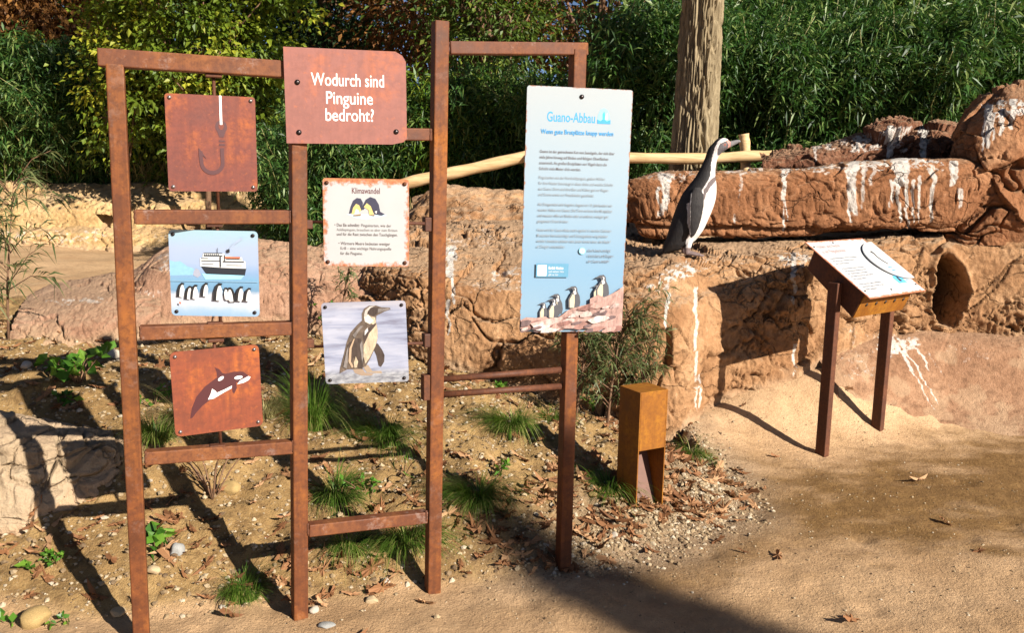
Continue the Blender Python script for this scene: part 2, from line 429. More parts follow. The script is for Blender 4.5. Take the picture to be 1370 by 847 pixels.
def streaks(px, py, L):
    """bird-lime runs: (x, y0, y1, half width, strength), measured on the rock's front"""
    m = np.zeros(px.shape)
    for k, (cx, y0, y1, w, st) in enumerate(L):
        yy = (py - y0) / max(1, (y1 - y0))
        wob = 5.0 * perlin(np.stack([py * .045, px * 0 + k * 3.7, px * 0], -1)) + 2 * perlin(np.stack([py * .17, px * 0 + k * 1.7, px * 0], -1))
        ww = w * (1 - .55 * np.clip(yy, 0, 1)) * (1 + .5 * perlin(np.stack([py * .1, px * 0 + k * 9.1, px * 0 + 4], -1)))
        mm = (1 - sstep(.55, 1.15, np.abs(px - cx - wob) / ww)) * sstep(-.04, .02, yy) * (1 - sstep(.9, 1.05, yy))
        m = np.maximum(m, mm * st)
    return m
def patches(px, py, L, off=0.0):
    m = np.zeros(px.shape)
    P = np.stack([px * .03, py * .05, px * 0 + off], -1); n = fbm(P, 1, 4); n2 = fbm(P, 4.5, 3, 7)
    for (cx, cy, rx, ry, st) in L:
        q = np.hypot((px - cx) / rx, (py - cy) / ry)
        m = np.maximum(m, st * (1 - sstep(.55, 1.05, q + .55 * n)) * sstep(-.25, .2, n2))
    return m
def mat_rock(name, c1, c2, c3, scale=3.0, speck=.5, dust=.5, cracks=True):
    t = NT(name)
    nl = t.noise(scale, 5, .6); nm = t.noise(scale * 7, 6, .7); nf = t.noise(scale * 40, 4, .7)
    c = t.ramp(nl, [(.3, c1), (.52, c2), (.75, c3)])
    c = t.mix(t.ramp(nm, [(.34, .65), (.52, 0.0)]), c, tuple(v * .55 for v in c1))
    c = t.mix(t.ramp(nm, [(.58, 0.0), (.75, speck)]), c, tuple(min(1, v * 1.25 + .06) for v in c3))
    # dust settled on what faces up
    ge = t.new('NewGeometry'); sx = t.new('SeparateXYZ'); t.l.new(ge.outputs['Normal'], sx.inputs[0])
    c = t.mix(t.ramp(t.math('ADD', sx.outputs['Z'], t.math('MULTIPLY', t.math('SUBTRACT', nm, .5), .5)), [(.72, 0.0), (1.0, dust)]), c, (.50, .345, .22))
    c = t.mix(t.attr('drift').outputs['Fac'], c, t.ramp(nl, [(.3, (.46, .30, .18)), (.7, (.60, .415, .26))]))
    g = t.attr('lime').outputs['Fac']
    gm = t.ramp(t.math('ADD', t.math('MULTIPLY', g, .85), t.math('MULTIPLY', t.math('SUBTRACT', t.noise(scale * 13, 5, .75), .5), 1.1)), [(.30, 0.0), (.50, .62), (.66, .92)])
    c = t.mix(gm, c, (.70, .655, .60))
    # narrow warped cracks
    wv = t.new('TexNoise'); wv.inputs['Scale'].default_value = scale * 1.2; wv.inputs['Detail'].default_value = 4; t.l.new(t.coord(1), wv.inputs['Vector'])
    va = t.new('VectorMath'); va.operation = 'MULTIPLY_ADD'; t.l.new(wv.outputs['Color'], va.inputs[0]); va.inputs[1].default_value = (.55, .55, .35); t.l.new(t.coord((1, 1, 1.7)), va.inputs[2])
    vc = t.new('TexVoronoi'); vc.feature = 'DISTANCE_TO_EDGE'; vc.inputs['Scale'].default_value = scale * 1.15; t.l.new(va.outputs[0], vc.inputs['Vector'])
    ck = t.math('MAXIMUM', t.ramp(vc.outputs['Distance'], [(.0, 0.0), (.04, 1.0)]), t.ramp(t.noise(scale * .8, 3, .6), [(.44, 0.0 if cracks else 1.0), (.56, 1.0)]))
    b = t.bump(nf, .8, .008); b = t.bump(nm, .8, .025, b); b = t.bump(ck, .9, .02, b)
    c = t.mix(1.0, c, (.82, .81, .80), 'MULTIPLY')
    return t.done(c, .9, b, Specular_IOR_Level=.2)
ROCK_RED = mat_rock('red_brown_rock', (.23, .095, .040), (.35, .155, .070), (.47, .245, .125), 3.0, .45, .45)
ROCK_TAN = mat_rock('tan_rock', (.33, .165, .075), (.46, .255, .125), (.58, .36, .20), 3.0, .5, .75)
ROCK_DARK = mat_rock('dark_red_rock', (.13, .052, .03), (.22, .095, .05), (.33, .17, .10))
ROCK_PLASTER = mat_rock('pale_plaster_rock', (.36, .26, .16), (.45, .34, .225), (.54, .43, .31), 1.6, .2)
ROCK_SAND = mat_rock('yellow_sand_rock', (.44, .27, .11), (.56, .37, .17), (.66, .48, .27), 1.3, .5, .5, False)
ROCK_SKIRT = mat_rock('sandy_pink_rock', (.30, .155, .085), (.40, .22, .125), (.50, .30, .18), 3.0, .45, .3, False)
ROCK_PINK = mat_rock('pinkish_rock', (.33, .175, .105), (.44, .25, .16), (.54, .34, .235), 3.0, .3, .6, False)
def loft(name, rows, nu, nv, mat, label, cat, disp=None, lime=None, post=None, kind=None, group=None, drift=.8, dth=.09):
    C = ctrl(rows)
    P = catmull(catmull(C, nv, 0), nu, 1)
    N = grid_normals(P)
    if np.mean(N[nv // 3, :, 1]) > 0: N = -N
    flip = np.mean(grid_normals(P)[nv // 3, :, 1]) > 0
    P0 = P.copy()
    if disp is not None: P = P + N * disp(P)[..., None]
    if post is not None: P = post(P, P0, N)
    px, py = project(P)
    lm = lime(px, py) if lime else px * 0
    F = grid_faces(nv, nu)
    if flip: F = F[:, ::-1]
    over = P[..., 2] - ground_z(P[..., 0], P[..., 1], False) + .05 * fbm(P, 6, 3, 3)
    me = fast_mesh(name, P.reshape(-1, 3), F, [mat], True, {'lime': lm.ravel(), 'drift': (drift * (1 - sstep(.0, dth, over))).ravel()})
    o = link(name, me)
    return tag(o, label, cat, group, kind)

# the long wall of shaped rock behind the signs, with the burrow at its right end
cols = [ # px, base y, base D, edge y, edge D, mid y, mid D, back y, back D
    (470, 408, 5.75, 384, 5.85, 362, 6.1, 340, 6.5), (505, 440, 5.55, 360, 5.7, 344, 6.0, 326, 6.4),
    (560, 482, 5.30, 362, 5.5, 335, 5.9, 306, 6.4), (640, 492, 5.20, 374, 5.42, 335, 5.85, 298, 6.5),
    (720, 497, 5.15, 386, 5.38, 340, 5.75, 300, 6.5), (800, 512, 5.05, 393, 5.25, 345, 5.6, 312, 6.4),
    (860, 548, 4.98, 398, 5.14, 352, 5.46, 322, 6.3), (912, 572, 5.04, 399, 5.18, 350, 5.48, 326, 6.3),
    (955, 555, 5.32, 384, 5.45, 347, 5.66, 324, 6.4), (1010, 530, 5.44, 364, 5.56, 341, 5.78, 324, 6.4),
    (1066, 510, 5.57, 348, 5.68, 334, 5.95, 320, 6.4), (1115, 494, 5.66, 342, 5.78, 332, 6.02, 320, 6.5),
    (1175, 472, 5.85, 330, 6.0, 322, 6.2, 312, 6.6), (1240, 458, 6.0, 324, 6.12, 316, 6.3, 306, 6.7),
    (1310, 456, 6.0, 318, 6.12, 310, 6.3, 300, 6.7), (1400, 462, 5.9, 312, 6.05, 304, 6.3, 296, 6.7), (1500, 470, 5.8, 306, 5.95, 300, 6.2, 292, 6.6)]
rows = [[(c[0], c[1] + 75, c[2] + .10) for c in cols],
        [(c[0], c[1], c[2]) for c in cols],
        [(c[0], c[1] * .55 + c[3] * .45, c[2] * .6 + c[4] * .4 - .05) for c in cols],
        [(c[0], c[1] * .12 + c[3] * .88, c[2] * .1 + c[4] * .9 - .07) for c in cols],
        [(c[0], c[3] - 4, c[4] + .06) for c in cols],
        [(c[0], c[5], c[6]) for c in cols],
        [(c[0], c[7], c[8]) for c in cols],
        [(c[0], c[7] + 4, c[8] + .6) for c in cols],
        [(c[0], c[7] + 70, c[8] + 1.0) for c in cols]]
def burrow(P, P0, N):
    px, py = project(P0)
    # ragged arched mouth, pushed well into the rock
    e = np.hypot((px - 1269 - 4 * np.sin(py * .07)) / (22 + 8 * perlin(np.stack([py * .06, py * 0, py * 0], -1))), np.where(py < 392, (py - 392) / 48, (py - 392) / 44))
    inn = (1 - sstep(.80, 1.02, e)) * (P0[..., 1] < 6.35)
    P = P + inn[..., None] * np.array((.05, 1.5, -.03))
    # rim lip
    P = P + (N * (.035 * np.exp(-((e - 1.15) / .12) ** 2) * (P0[..., 1] < 6.35))[..., None])
    return P
def wall_disp(P):
    px, py = project(P)
    top = sstep(.55, 1.0, P[..., 2])
    d = rock_disp(P, (4.2, 4.2, 8.5), .040, .060) * (1 - .45 * top)
    # ledges of the courses that show right of the tall plant
    k = sstep(925, 960, px) * (1 - sstep(1080, 1110, px)) * (1 - sstep(345, 365, -py + 710))
    return d
def wall_lime(px, py):
    m = streaks(px, py, [(931, 385, 555, 3.4, .75), (937, 500, 548, 3, .7), (893, 392, 445, 3.6, .75), (1062, 338, 410, 5, .75), (1062, 460, 505, 3, .7), (1078, 340, 360, 12, .5), (603, 330, 372, 8, .9), (606, 360, 410, 4, .8), (599, 400, 450, 3.5, .8), (1140, 430, 470, 5, .4)])
    p = patches(px, py, [(905, 365, 40, 14, .8), (880, 385, 25, 10, .7), (640, 315, 70, 18, .45), (690, 372, 30, 20, .55), (600, 350, 14, 30, .8), (950, 350, 70, 12, .35), (1060, 345, 35, 12, .7), (760, 330, 60, 20, .4), (1210, 455, 60, 16, .4), (660, 385, 50, 10, .4)], 1.0)
    return np.maximum(m, p)
rock_wall = loft('rock_wall', rows, 780, 190, ROCK_TAN, 'long tan rock wall with white bird droppings and a dark burrow at its right end', 'rock', wall_disp, wall_lime, burrow)

# plastered skirt of rock below the burrow
rows = []
tops = [(1085, 505, 5.68), (1130, 486, 5.80), (1180, 464, 5.98), (1240, 446, 6.10), (1310, 446, 6.10), (1400, 452, 6.02), (1500, 460, 5.92)]
feet = [(1120, 532), (1160, 536), (1205, 548), (1280, 568), (1350, 582), (1420, 590), (1520, 596)]
for k in range(8):
    f = k / 6.0; row = []
    for a, b_ in zip(tops, feet):
        A_ = at(*a); B_ = ground_hit(*b_); q = A_.lerp(B_, min(f, 1.15)); g_ = float(ground_z(np.array([q.x]), np.array([q.y]), False)[0])
        zl = A_.z + (B_.z - A_.z) * min(f, 1); q.z = max(zl - .03 * math.sin(math.pi * min(f, 1)), g_ + .05 * (1 - f * f)) if f <= 1 else g_ - .03
        if f == 1: q.z = g_ + .004
        row.append(tuple(q) + (0,))
    rows.append(row)
loft('rock_skirt', rows, 300, 110, ROCK_SKIRT, 'smooth pinkish rock slope below the burrow with branching white droppings', 'rock',
     lambda P: (rock_disp(P, (3, 3, 5), .034, .022, 4.0) + .012 * fbm(P, 3, 3)) * sstep(.0, .16, P[..., 2] - ground_z(P[..., 0], P[..., 1], False)),
     lambda px, py: np.maximum(streaks(px - .62 * (py - 450), py, [(1192, 448, 500, 5, .75), (1200, 452, 545, 2.6, .75), (1190, 490, 552, 2.2, .7), (1215, 455, 500, 3.0, .7), (1175, 450, 480, 5, .8), (1228, 470, 520, 2.5, .4)]),
                               patches(px, py, [(1200, 462, 34, 20, .85), (1290, 470, 60, 18, .35), (1150, 490, 40, 20, .35)], 3.0)), drift=.5, dth=.02)

# trunk-shaped boulder behind the penguin
def tube_rock(name, pts, rads, squash, nu, nv, mat, label, disp, lime, over=1.0):
    pts = np.array([tuple(at(*p)) for p in pts]); C = catmull(pts, nu, 0); R = catmull(np.array(rads)[:, None], nu, 0)[:, 0]
    T = np.gradient(C, axis=0); T /= np.linalg.norm(T, axis=1)[:, None]
    Zv = np.array((0, 0, 1.0)); S = np.cross(T, Zv); S /= np.linalg.norm(S, axis=1)[:, None]; Uv = np.cross(S, T)
    th = np.linspace(0, 2 * math.pi, nv, endpoint=False)
    prof = np.power(np.abs(np.cos(th)), over) * np.sign(np.cos(th)); profs = np.power(np.abs(np.sin(th)), over) * np.sign(np.sin(th))
    P = C[None] + (R[None, :, None]) * (prof[:, None, None] * S[None] * squash[0] + profs[:, None, None] * Uv[None] * squash[1])
    N = prof[:, None, None] * S[None] + profs[:, None, None] * Uv[None]; N /= np.linalg.norm(N, axis=-1, keepdims=True)
    P = P + N * disp(P)[..., None]
    px, py = project(P); lm = lime(px, py)
    V = P.reshape(-1, 3); F = grid_faces(nv, nu); i = np.arange(nu)
    wrap = np.stack([(nv - 1) * nu + i[:-1], (nv - 1) * nu + i[1:], i[1:], i[:-1]], -1)
    F = np.concatenate([F, wrap])
    me = fast_mesh(name, V, F[:, ::-1], [mat], True, {'lime': lm.ravel()})
    return tag(link(name, me), label, 'rock')
LOG_RUNS = [(1048, 222, 312, 3, .9), (1052, 225, 300, 2, .8), (1142, 215, 290, 10, .95), (1137, 250, 300, 4, .9), (1155, 215, 282, 5, .7), (1166, 215, 250, 6, .6), (1205, 210, 250, 18, 1.0), (1193, 240, 280, 3, .9), (1203, 240, 300, 4, .95), (1213, 240, 312, 3, .95), (1222, 240, 300, 3, .9), (1230, 235, 300, 3, .85), (1247, 225, 300, 5, .8), (1275, 215, 250, 8, .8), (1285, 250, 280, 6, .7), (888, 232, 290, 10, .8), (881, 250, 292, 3, .9), (895, 240, 275, 3, .7), (990, 225, 275, 4, .5), (985, 285, 300, 4, .6)]
tube_rock('boulder', [(838, 300, 6.5), (846, 283, 6.46), (875, 276, 6.42), (950, 272, 6.4), (1050, 271, 6.4), (1150, 265, 6.38), (1230, 262, 6.35), (1275, 263, 6.32), (1297, 272, 6.30), (1304, 284, 6.30)],
          [.015, .17, .225, .23, .235, .25, .255, .25, .19, .02], (1.0, 1.0), 460, 190, ROCK_RED, 'long trunk-shaped red boulder with white dropping runs behind the penguin',
          lambda P: rock_disp(P, (2.6, 4, 7), .020, .022, 12.0) - .05 * np.exp(-((P[..., 2] - 1.19 - .02 * perlin(P * 3)) / .02) ** 2),
          lambda px, py: np.maximum(streaks(px, py, LOG_RUNS), patches(px, py, [(1060, 224, 150, 10, .65), (1180, 216, 110, 12, .8), (900, 232, 60, 12, .5)], 6.0)), .45)
# darker ridge behind it, tall boulder at the right edge
prof_ = [(1020, 216), (1040, 208), (1080, 204), (1115, 194), (1150, 181), (1190, 169), (1228, 174), (1262, 171), (1300, 180), (1345, 196)]
rows = [[(x, 236, 7.0) for x, y in prof_], [(x, 222 * .7 + y * .3, 7.05) for x, y in prof_], [(x, 222 * .25 + y * .75, 7.14) for x, y in prof_],
        [(x, y, 7.34) for x, y in prof_], [(x, y - 1, 7.7) for x, y in prof_], [(x, 240, 8.1) for x, y in prof_]]
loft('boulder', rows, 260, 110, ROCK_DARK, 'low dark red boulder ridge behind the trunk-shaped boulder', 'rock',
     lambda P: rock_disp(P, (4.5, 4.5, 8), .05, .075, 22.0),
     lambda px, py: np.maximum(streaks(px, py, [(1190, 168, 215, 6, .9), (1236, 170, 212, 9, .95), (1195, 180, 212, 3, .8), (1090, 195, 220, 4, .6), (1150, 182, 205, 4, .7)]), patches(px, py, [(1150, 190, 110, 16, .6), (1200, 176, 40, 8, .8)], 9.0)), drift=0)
rows = [[(1262, 322, 6.3), (1280, 326, 6.12), (1320, 328, 6.02), (1380, 326, 6.0), (1460, 320, 6.0), (1540, 318, 6.2)],
        [(1264, 300, 6.35), (1284, 300, 6.15), (1320, 300, 6.05), (1380, 300, 6.02), (1460, 296, 6.02), (1540, 296, 6.25)],
        [(1266, 262, 6.42), (1286, 262, 6.2), (1322, 262, 6.08), (1380, 262, 6.05), (1460, 260, 6.05), (1540, 262, 6.3)],
        [(1268, 222, 6.46), (1286, 212, 6.25), (1322, 214, 6.10), (1380, 210, 6.08), (1460, 205, 6.08), (1540, 215, 6.3)],
        [(1272, 192, 6.5), (1292, 172, 6.3), (1326, 158, 6.16), (1380, 150, 6.12), (1460, 150, 6.15), (1540, 180, 6.4)],
        [(1276, 178, 6.62), (1300, 152, 6.5), (1336, 136, 6.36), (1380, 130, 6.3), (1460, 132, 6.35), (1540, 170, 6.6)],
        [(1284, 182, 6.9), (1310, 152, 6.9), (1345, 134, 6.85), (1380, 128, 6.8), (1460, 132, 6.8), (1540, 170, 6.9)],
        [(1284, 300, 7.3), (1310, 300, 7.3), (1345, 300, 7.3), (1380, 300, 7.3), (1460, 300, 7.3), (1540, 300, 7.3)]]
loft('boulder', rows, 240, 190, ROCK_RED, 'tall layered red boulder rising at the right edge', 'rock',
     lambda P: rock_disp(P, (2.0, 2.0, 6.5), .022, .070, 33.0),
     lambda px, py: np.maximum(streaks(px, py, [(1322, 140, 200, 7, .95), (1316, 160, 205, 3, .8), (1340, 150, 182, 6, .8), (1355, 132, 175, 7, .8), (1330, 150, 190, 3, .8)]), patches(px, py, [(1345, 145, 45, 14, .8)], 11.0)))
# smooth mound of earth behind the wall
rows = [[(520, 330, 6.6), (560, 330, 6.5), (610, 328, 6.45), (660, 325, 6.45), (710, 322, 6.5), (800, 330, 6.5), (860, 340, 6.5)],
        [(530, 308, 6.9), (565, 302, 6.75), (612, 300, 6.7), (660, 298, 6.7), (710, 295, 6.75), (800, 305, 6.8), (860, 320, 6.8)],
        [(545, 282, 7.3), (575, 268, 7.1), (615, 263, 7.0), (660, 268, 7.05), (710, 270, 7.1), (800, 280, 7.2), (860, 300, 7.2)],
        [(552, 268, 7.7), (580, 258, 7.6), (615, 254, 7.5), (660, 256, 7.5), (710, 258, 7.6), (800, 268, 7.7), (860, 286, 7.7)],
        [(552, 300, 8.6), (580, 300, 8.6), (615, 300, 8.6), (660, 300, 8.6), (710, 300, 8.6), (800, 300, 8.6), (860, 300, 8.6)]]
loft('earth_mound', rows, 160, 90, ROCK_TAN, 'rounded bare earth mound behind the rock wall in front of the wooden rail', 'mound',
     lambda P: .05 * fbm(P, 2.5, 4, 40) + .015 * fbm(P, 12, 3), lambda px, py: patches(px, py, [(640, 292, 60, 12, .3)], 13.0))
# low ledges left of the wall
rows = [[(150, 520, 5.45), (215, 510, 5.55), (290, 505, 5.6), (360, 500, 5.65), (430, 490, 5.7), (500, 490, 5.7)],
        [(155, 445, 5.38), (216, 445, 5.45), (290, 445, 5.47), (360, 426, 5.55), (430, 415, 5.62), (500, 412, 5.65)],
        [(162, 398, 5.6), (220, 362, 5.65), (290, 362, 5.65), (360, 366, 5.7), (430, 372, 5.75), (500, 380, 5.75)],
        [(170, 378, 5.85), (225, 342, 5.9), (290, 334, 5.95), (360, 336, 6.0), (430, 346, 6.0), (500, 356, 6.0)],
        [(175, 372, 6.3), (230, 338, 6.4), (290, 328, 6.5), (360, 330, 6.5), (430, 340, 6.5), (500, 352, 6.4)],
        [(175, 440, 6.9), (230, 430, 7.0), (290, 430, 7.0), (360, 430, 7.0), (430, 430, 7.0), (500, 430, 6.9)]]
loft('rock_ledge', rows, 260, 120, ROCK_PINK, 'rounded pinkish rock ledge behind the ship picture', 'rock',
     lambda P: rock_disp(P, (3, 3, 5), .018, .022, 44.0), lambda px, py: patches(px, py, [(235, 350, 35, 22, .5), (170, 395, 60, 8, .5)], 15.0))
rows = [[(10, 545, 5.1), (60, 545, 5.1), (110, 540, 5.12), (160, 530, 5.15), (215, 520, 5.3)],
        [(12, 460, 5.12), (60, 470, 5.08), (110, 466, 5.12), (160, 460, 5.16), (215, 452, 5.25)],
        [(20, 425, 5.3), (60, 428, 5.28), (110, 420, 5.3), (160, 412, 5.35), (215, 410, 5.4)],
        [(30, 410, 5.55), (64, 404, 5.6), (110, 394, 5.65), (160, 384, 5.7), (215, 388, 5.7)],
        [(40, 398, 6.1), (70, 382, 6.2), (110, 374, 6.3), (160, 366, 6.4), (215, 372, 6.3)],
        [(40, 450, 6.8), (70, 450, 6.9), (110, 450, 7.0), (160, 450, 7.0), (215, 450, 6.9)]]
loft('rock_ledge', rows, 200, 110, ROCK_PINK, 'flat pinkish rock ledge right of the thin sapling', 'rock',
     lambda P: rock_disp(P, (3, 3, 6), .018, .022, 55.0), lambda px, py: patches(px, py, [(120, 402, 70, 6, .5)], 17.0))
# pale plastered rock low on the left, catching the frame's shadow
rows = [[(-120, 860, 3.16), (-40, 850, 3.24), (30, 835, 3.30), (80, 815, 3.40), (130, 790, 3.5), (170, 770, 3.6)],
        [(-120, 740, 3.16), (-40, 730, 3.24), (30, 722, 3.30), (80, 705, 3.38), (130, 690, 3.48), (166, 690, 3.58)],
        [(-120, 640, 3.25), (-40, 636, 3.32), (30, 630, 3.37), (80, 622, 3.45), (130, 618, 3.54), (166, 622, 3.63)],
        [(-120, 575, 3.36), (-40, 578, 3.42), (30, 584, 3.46), (80, 588, 3.53), (130, 592, 3.62), (166, 600, 3.7)],
        [(-120, 545, 3.7), (-40, 550, 3.74), (30, 558, 3.76), (80, 566, 3.8), (130, 574, 3.88), (166, 586, 3.92)],
        [(-120, 640, 4.1), (-40, 640, 4.1), (30, 640, 4.1), (80, 640, 4.1), (130, 640, 4.1), (166, 640, 4.1)]]
loft('rock', rows, 240, 150, ROCK_PLASTER, 'pale cracked plaster rock at the lower left crossed by the frame shadow', 'rock',
     lambda P: rock_disp(P, (3.2, 3.2, 5), .016, .026, 66.0))
# sandy embankment across the enclosure, with square nest openings
cx = [-150, -60, 30, 110, 190, 270, 350, 430, 500, 560, 620]
rows = [[(x, 344 + 2 * math.sin(i), 13.0) for i, x in enumerate(cx)], [(x, 330, 13.3) for x in cx], [(x, 314 + 3 * math.sin(i * 2), 13.42) for i, x in enumerate(cx)],
        [(x, 304, 13.7) for x in cx], [(x, 282, 13.85) for x in cx], [(x, 260 + 4 * math.sin(i * 1.7), 14.3) for i, x in enumerate(cx)],
        [(x, 246 + 3 * math.sin(i * 2.3), 15.2) for i, x in enumerate(cx)], [(x, 300, 17.0) for x in cx]]
def nests(P, P0, N):
    px, py = project(P0)
    for nx, ny, w, h in ((138, 297, 9.5, 10), (255, 302, 12, 9), (378, 303, 12, 9)):
        inn = (np.abs(px - nx) < w) & (np.abs(py - ny) < h) & (P0[..., 1] < 14.6)
        P = np.where(inn[..., None], P0 + np.array((0, 1.6, -.02)), P)
    return P
loft('sand_embankment', rows, 460, 130, ROCK_SAND, 'yellow sandy embankment with square dark nest openings across the enclosure', 'embankment',
     lambda P: rock_disp(P, (1.6, 1.6, 3.0), .05, .05, 77.0), lambda px, py: patches(px, py, [(60, 316, 160, 12, .45), (420, 316, 120, 10, .4), (250, 318, 120, 8, .4)], 19.0), nests)

# ================================================================== THE STEEL FRAME
POST = [(at(154, 86, 2.80), at(193, 925, 2.80)), (at(398, 92, 2.98), at(401, 872, 2.98)), (at(589, 28, 3.20), at(578.5, 812, 3.20)), (at(773, 66, 3.40), at(753, 770, 3.40))]
def plane_pt(px, py, i, push=0.0):
    """where the sight line meets the upright plane between two posts (push: towards the viewer)"""
    a = (POST[i][0] + POST[i][1]) / 2; b = (POST[i + 1][0] + POST[i + 1][1]) / 2
    d = Vector((b.x - a.x, b.y - a.y, 0)).normalized(); n = Vector((d.y, -d.x, 0))
    r = ray(px, py); t = ((a + n * push) - EYE).dot(n) / r.dot(n)
    return EYE + r * t
def plane_yaw(i):
    a = POST[i][0]; b = POST[i + 1][0]; return math.atan2(b.y - a.y, b.x - a.x)
frame = thing('sign_frame', 'rusty square-tube steel frame of four posts holding the picture plates', 'frame', (POST[1][1].x, POST[1][1].y, 0.0))
def fr(mb, name, bevel=.004, mats=None, smooth=False):
    L = frame.location; mb.v = [(v[0] - L.x, v[1] - L.y, v[2] - L.z) for v in mb.v]
    return mb.build(name, mats or RUST, frame, smooth, bevel)
TW = .051
for i, (a, b) in enumerate(POST):
    yaw = plane_yaw(min(i, 2)); side = (math.cos(yaw), math.sin(yaw), 0)
    b = b + (b - a).normalized() * .05
    p = fr(MB().bar(b, a, TW, TW, side), 'post')
def rail(i, p, q, h=.045, push=0.0, name='rail'):
    A = plane_pt(*p, i, push); B = plane_pt(*q, i, push)
    return fr(MB().bar(A, B, h, h, (0, 0, 1)), name, .004, RUST_RAIL)
TOPRAIL = rail(0, (131, 76.5), (412, 95), .053)
rail(0, (181, 290), (388, 290)); rail(0, (187, 445), (390, 438.5)); rail(0, (194, 612), (392, 597))
rail(1, (410, 178), (576, 180), .042); rail(1, (412, 708.5), (570, 690.5))
rail(2, (600, 64), (784, 65.5), .044)
for p, q in (((592, 507.5), (750, 495)), ((592, 528), (750, 517))):
    fr(MB().tube([plane_pt(*p, 2), plane_pt(*q, 2)], .0125, 12), 'pipe', 0, RUST_DARK, True)
for i_, px_w, py_w in ((0, 181, 290), (0, 388, 290), (0, 188, 445), (0, 391, 438.5), (0, 195, 612), (0, 392, 597), (1, 576, 180), (1, 412, 708.5), (1, 570, 690.5), (2, 600, 64)):
    c_w = plane_pt(px_w, py_w, i_, .020); h_w = .021
    rw = random.Random(px_w); fr(MB().tube([tuple(c_w + Vector((rw.uniform(-.001, .001), 0, z_))) for z_ in np.linspace(-h_w, h_w, 9)], [.0035 + rw.uniform(0, .002) for _ in range(9)], 7), 'weld', 0, RUST_DARK, True)
# weld saddles where the turning rods pass the rails, and rod stops on the posts
for px, py in ((286, 101), (286, 283), (287, 301), (288, 433), (289, 455), (291, 597)):
    fr(MB().box(plane_pt(px, py, 0), (.05, .03, .012), 0, Matrix.Rotation(plane_yaw(0), 3, 'Z')), 'rod_seat', .003, RUST_DARK)
for px, py in ((572, 300), (411, 300), (571, 455), (413, 459), (570, 510), (570, 526)):
    fr(MB().box(plane_pt(px, py, 1), (.03, .034, .05 if px > 500 else .03), 0, Matrix.Rotation(plane_yaw(1), 3, 'Z')), 'rod_stop', .003, RUST_DARK)

# ================================================================== SIGN HELPERS
def text_geo(body, size, align='LEFT', bold=0.0, narrow=1.0, res=3, space=1.0):
    cu = bpy.data.curves.new('lettering', 'FONT'); cu.body = body; cu.size = size; cu.align_x = align; cu.offset = bold
    cu.resolution_u = res; cu.space_line = space
    o = bpy.data.objects.new('lettering', cu); COL.objects.link(o)
    dg = bpy.context.evaluated_depsgraph_get(); me = bpy.data.meshes.new_from_object(o.evaluated_get(dg))
    V = [(v.co.x * narrow, v.co.y) for v in me.vertices]; F = [tuple(p.vertices) for p in me.polygons]
    bpy.data.objects.remove(o); bpy.data.curves.remove(cu); bpy.data.meshes.remove(me)
    return V, F
class Print:
    """flat artwork on a plate; (u,v) from the plate's top left, 0..1"""
    def __init__(s, w, h, y): s.w = w; s.h = h; s.y = y; s.mb = MB(); s.mats = []; s.k = 0
    def mi(s, col):
        m = col if not isinstance(col, tuple) else ink(col)
        if m not in s.mats: s.mats.append(m)
        return s.mats.index(m)
    def P(s, u, v): return ((u - .5) * s.w, (1 - v) * s.h)
    def poly(s, pts, col, up=True):
        if up: s.k += 1
        s.mb.poly([s.P(*p) for p in pts], s.y - .00025 * s.k, s.mi(col)); return s
    def rect(s, u0, v0, u1, v1, col, up=True): return s.poly([(u0, v0), (u1, v0), (u1, v1), (u0, v1)], col, up)
    def ell(s, u, v, ru, rv, col, n=20, a0=0, a1=360, rot=0):
        c, d = math.cos(math.radians(rot)), math.sin(math.radians(rot)); L = []
        for i in range(n + (a1 - a0 < 360)):
            a = math.radians(a0 + (a1 - a0) * i / n); x = ru * math.cos(a); y = rv * math.sin(a)
            L.append((u + x * c - y * d, v + x * d + y * c))
        return s.poly(L, col)
    def stroke(s, pts, wd, col):
        """line of given width through points"""
        s.k += 1; L = []; R = []
        for i, p in enumerate(pts):
            a = pts[max(0, i - 1)]; b = pts[min(len(pts) - 1, i + 1)]; dx, dy = b[0] - a[0], b[1] - a[1]; n = math.hypot(dx, dy) or 1
            w = wd[i] if hasattr(wd, '__len__') else wd
            L.append((p[0] - dy / n * w / 2, p[1] + dx / n * w / 2)); R.append((p[0] + dy / n * w / 2, p[1] - dx / n * w / 2))
        s.mb.poly([s.P(*p) for p in L + R[::-1]], s.y - .00025 * s.k, s.mi(col)); return s
    def text(s, u, v, body, size, col, align='LEFT', bold=0.0, narrow=1.0, res=2, space=1.0, slant=0.0, fit=None):
        s.k += 1; V, F = text_geo(body, size, align, bold, narrow, res, space); x0, z0 = s.P(u, v)
        if fit:
            k = fit * s.w / (max(p[0] for p in V) - min(p[0] for p in V)); V = [(a * k, b) for a, b in V]
        s.mb.add([(x0 + x, s.y - .00025 * s.k, z0 + y + x * slant) for x, y in V], F, s.mi(col)); return s
    def build(s, name, parent): return s.mb.build(name, s.mats, parent)
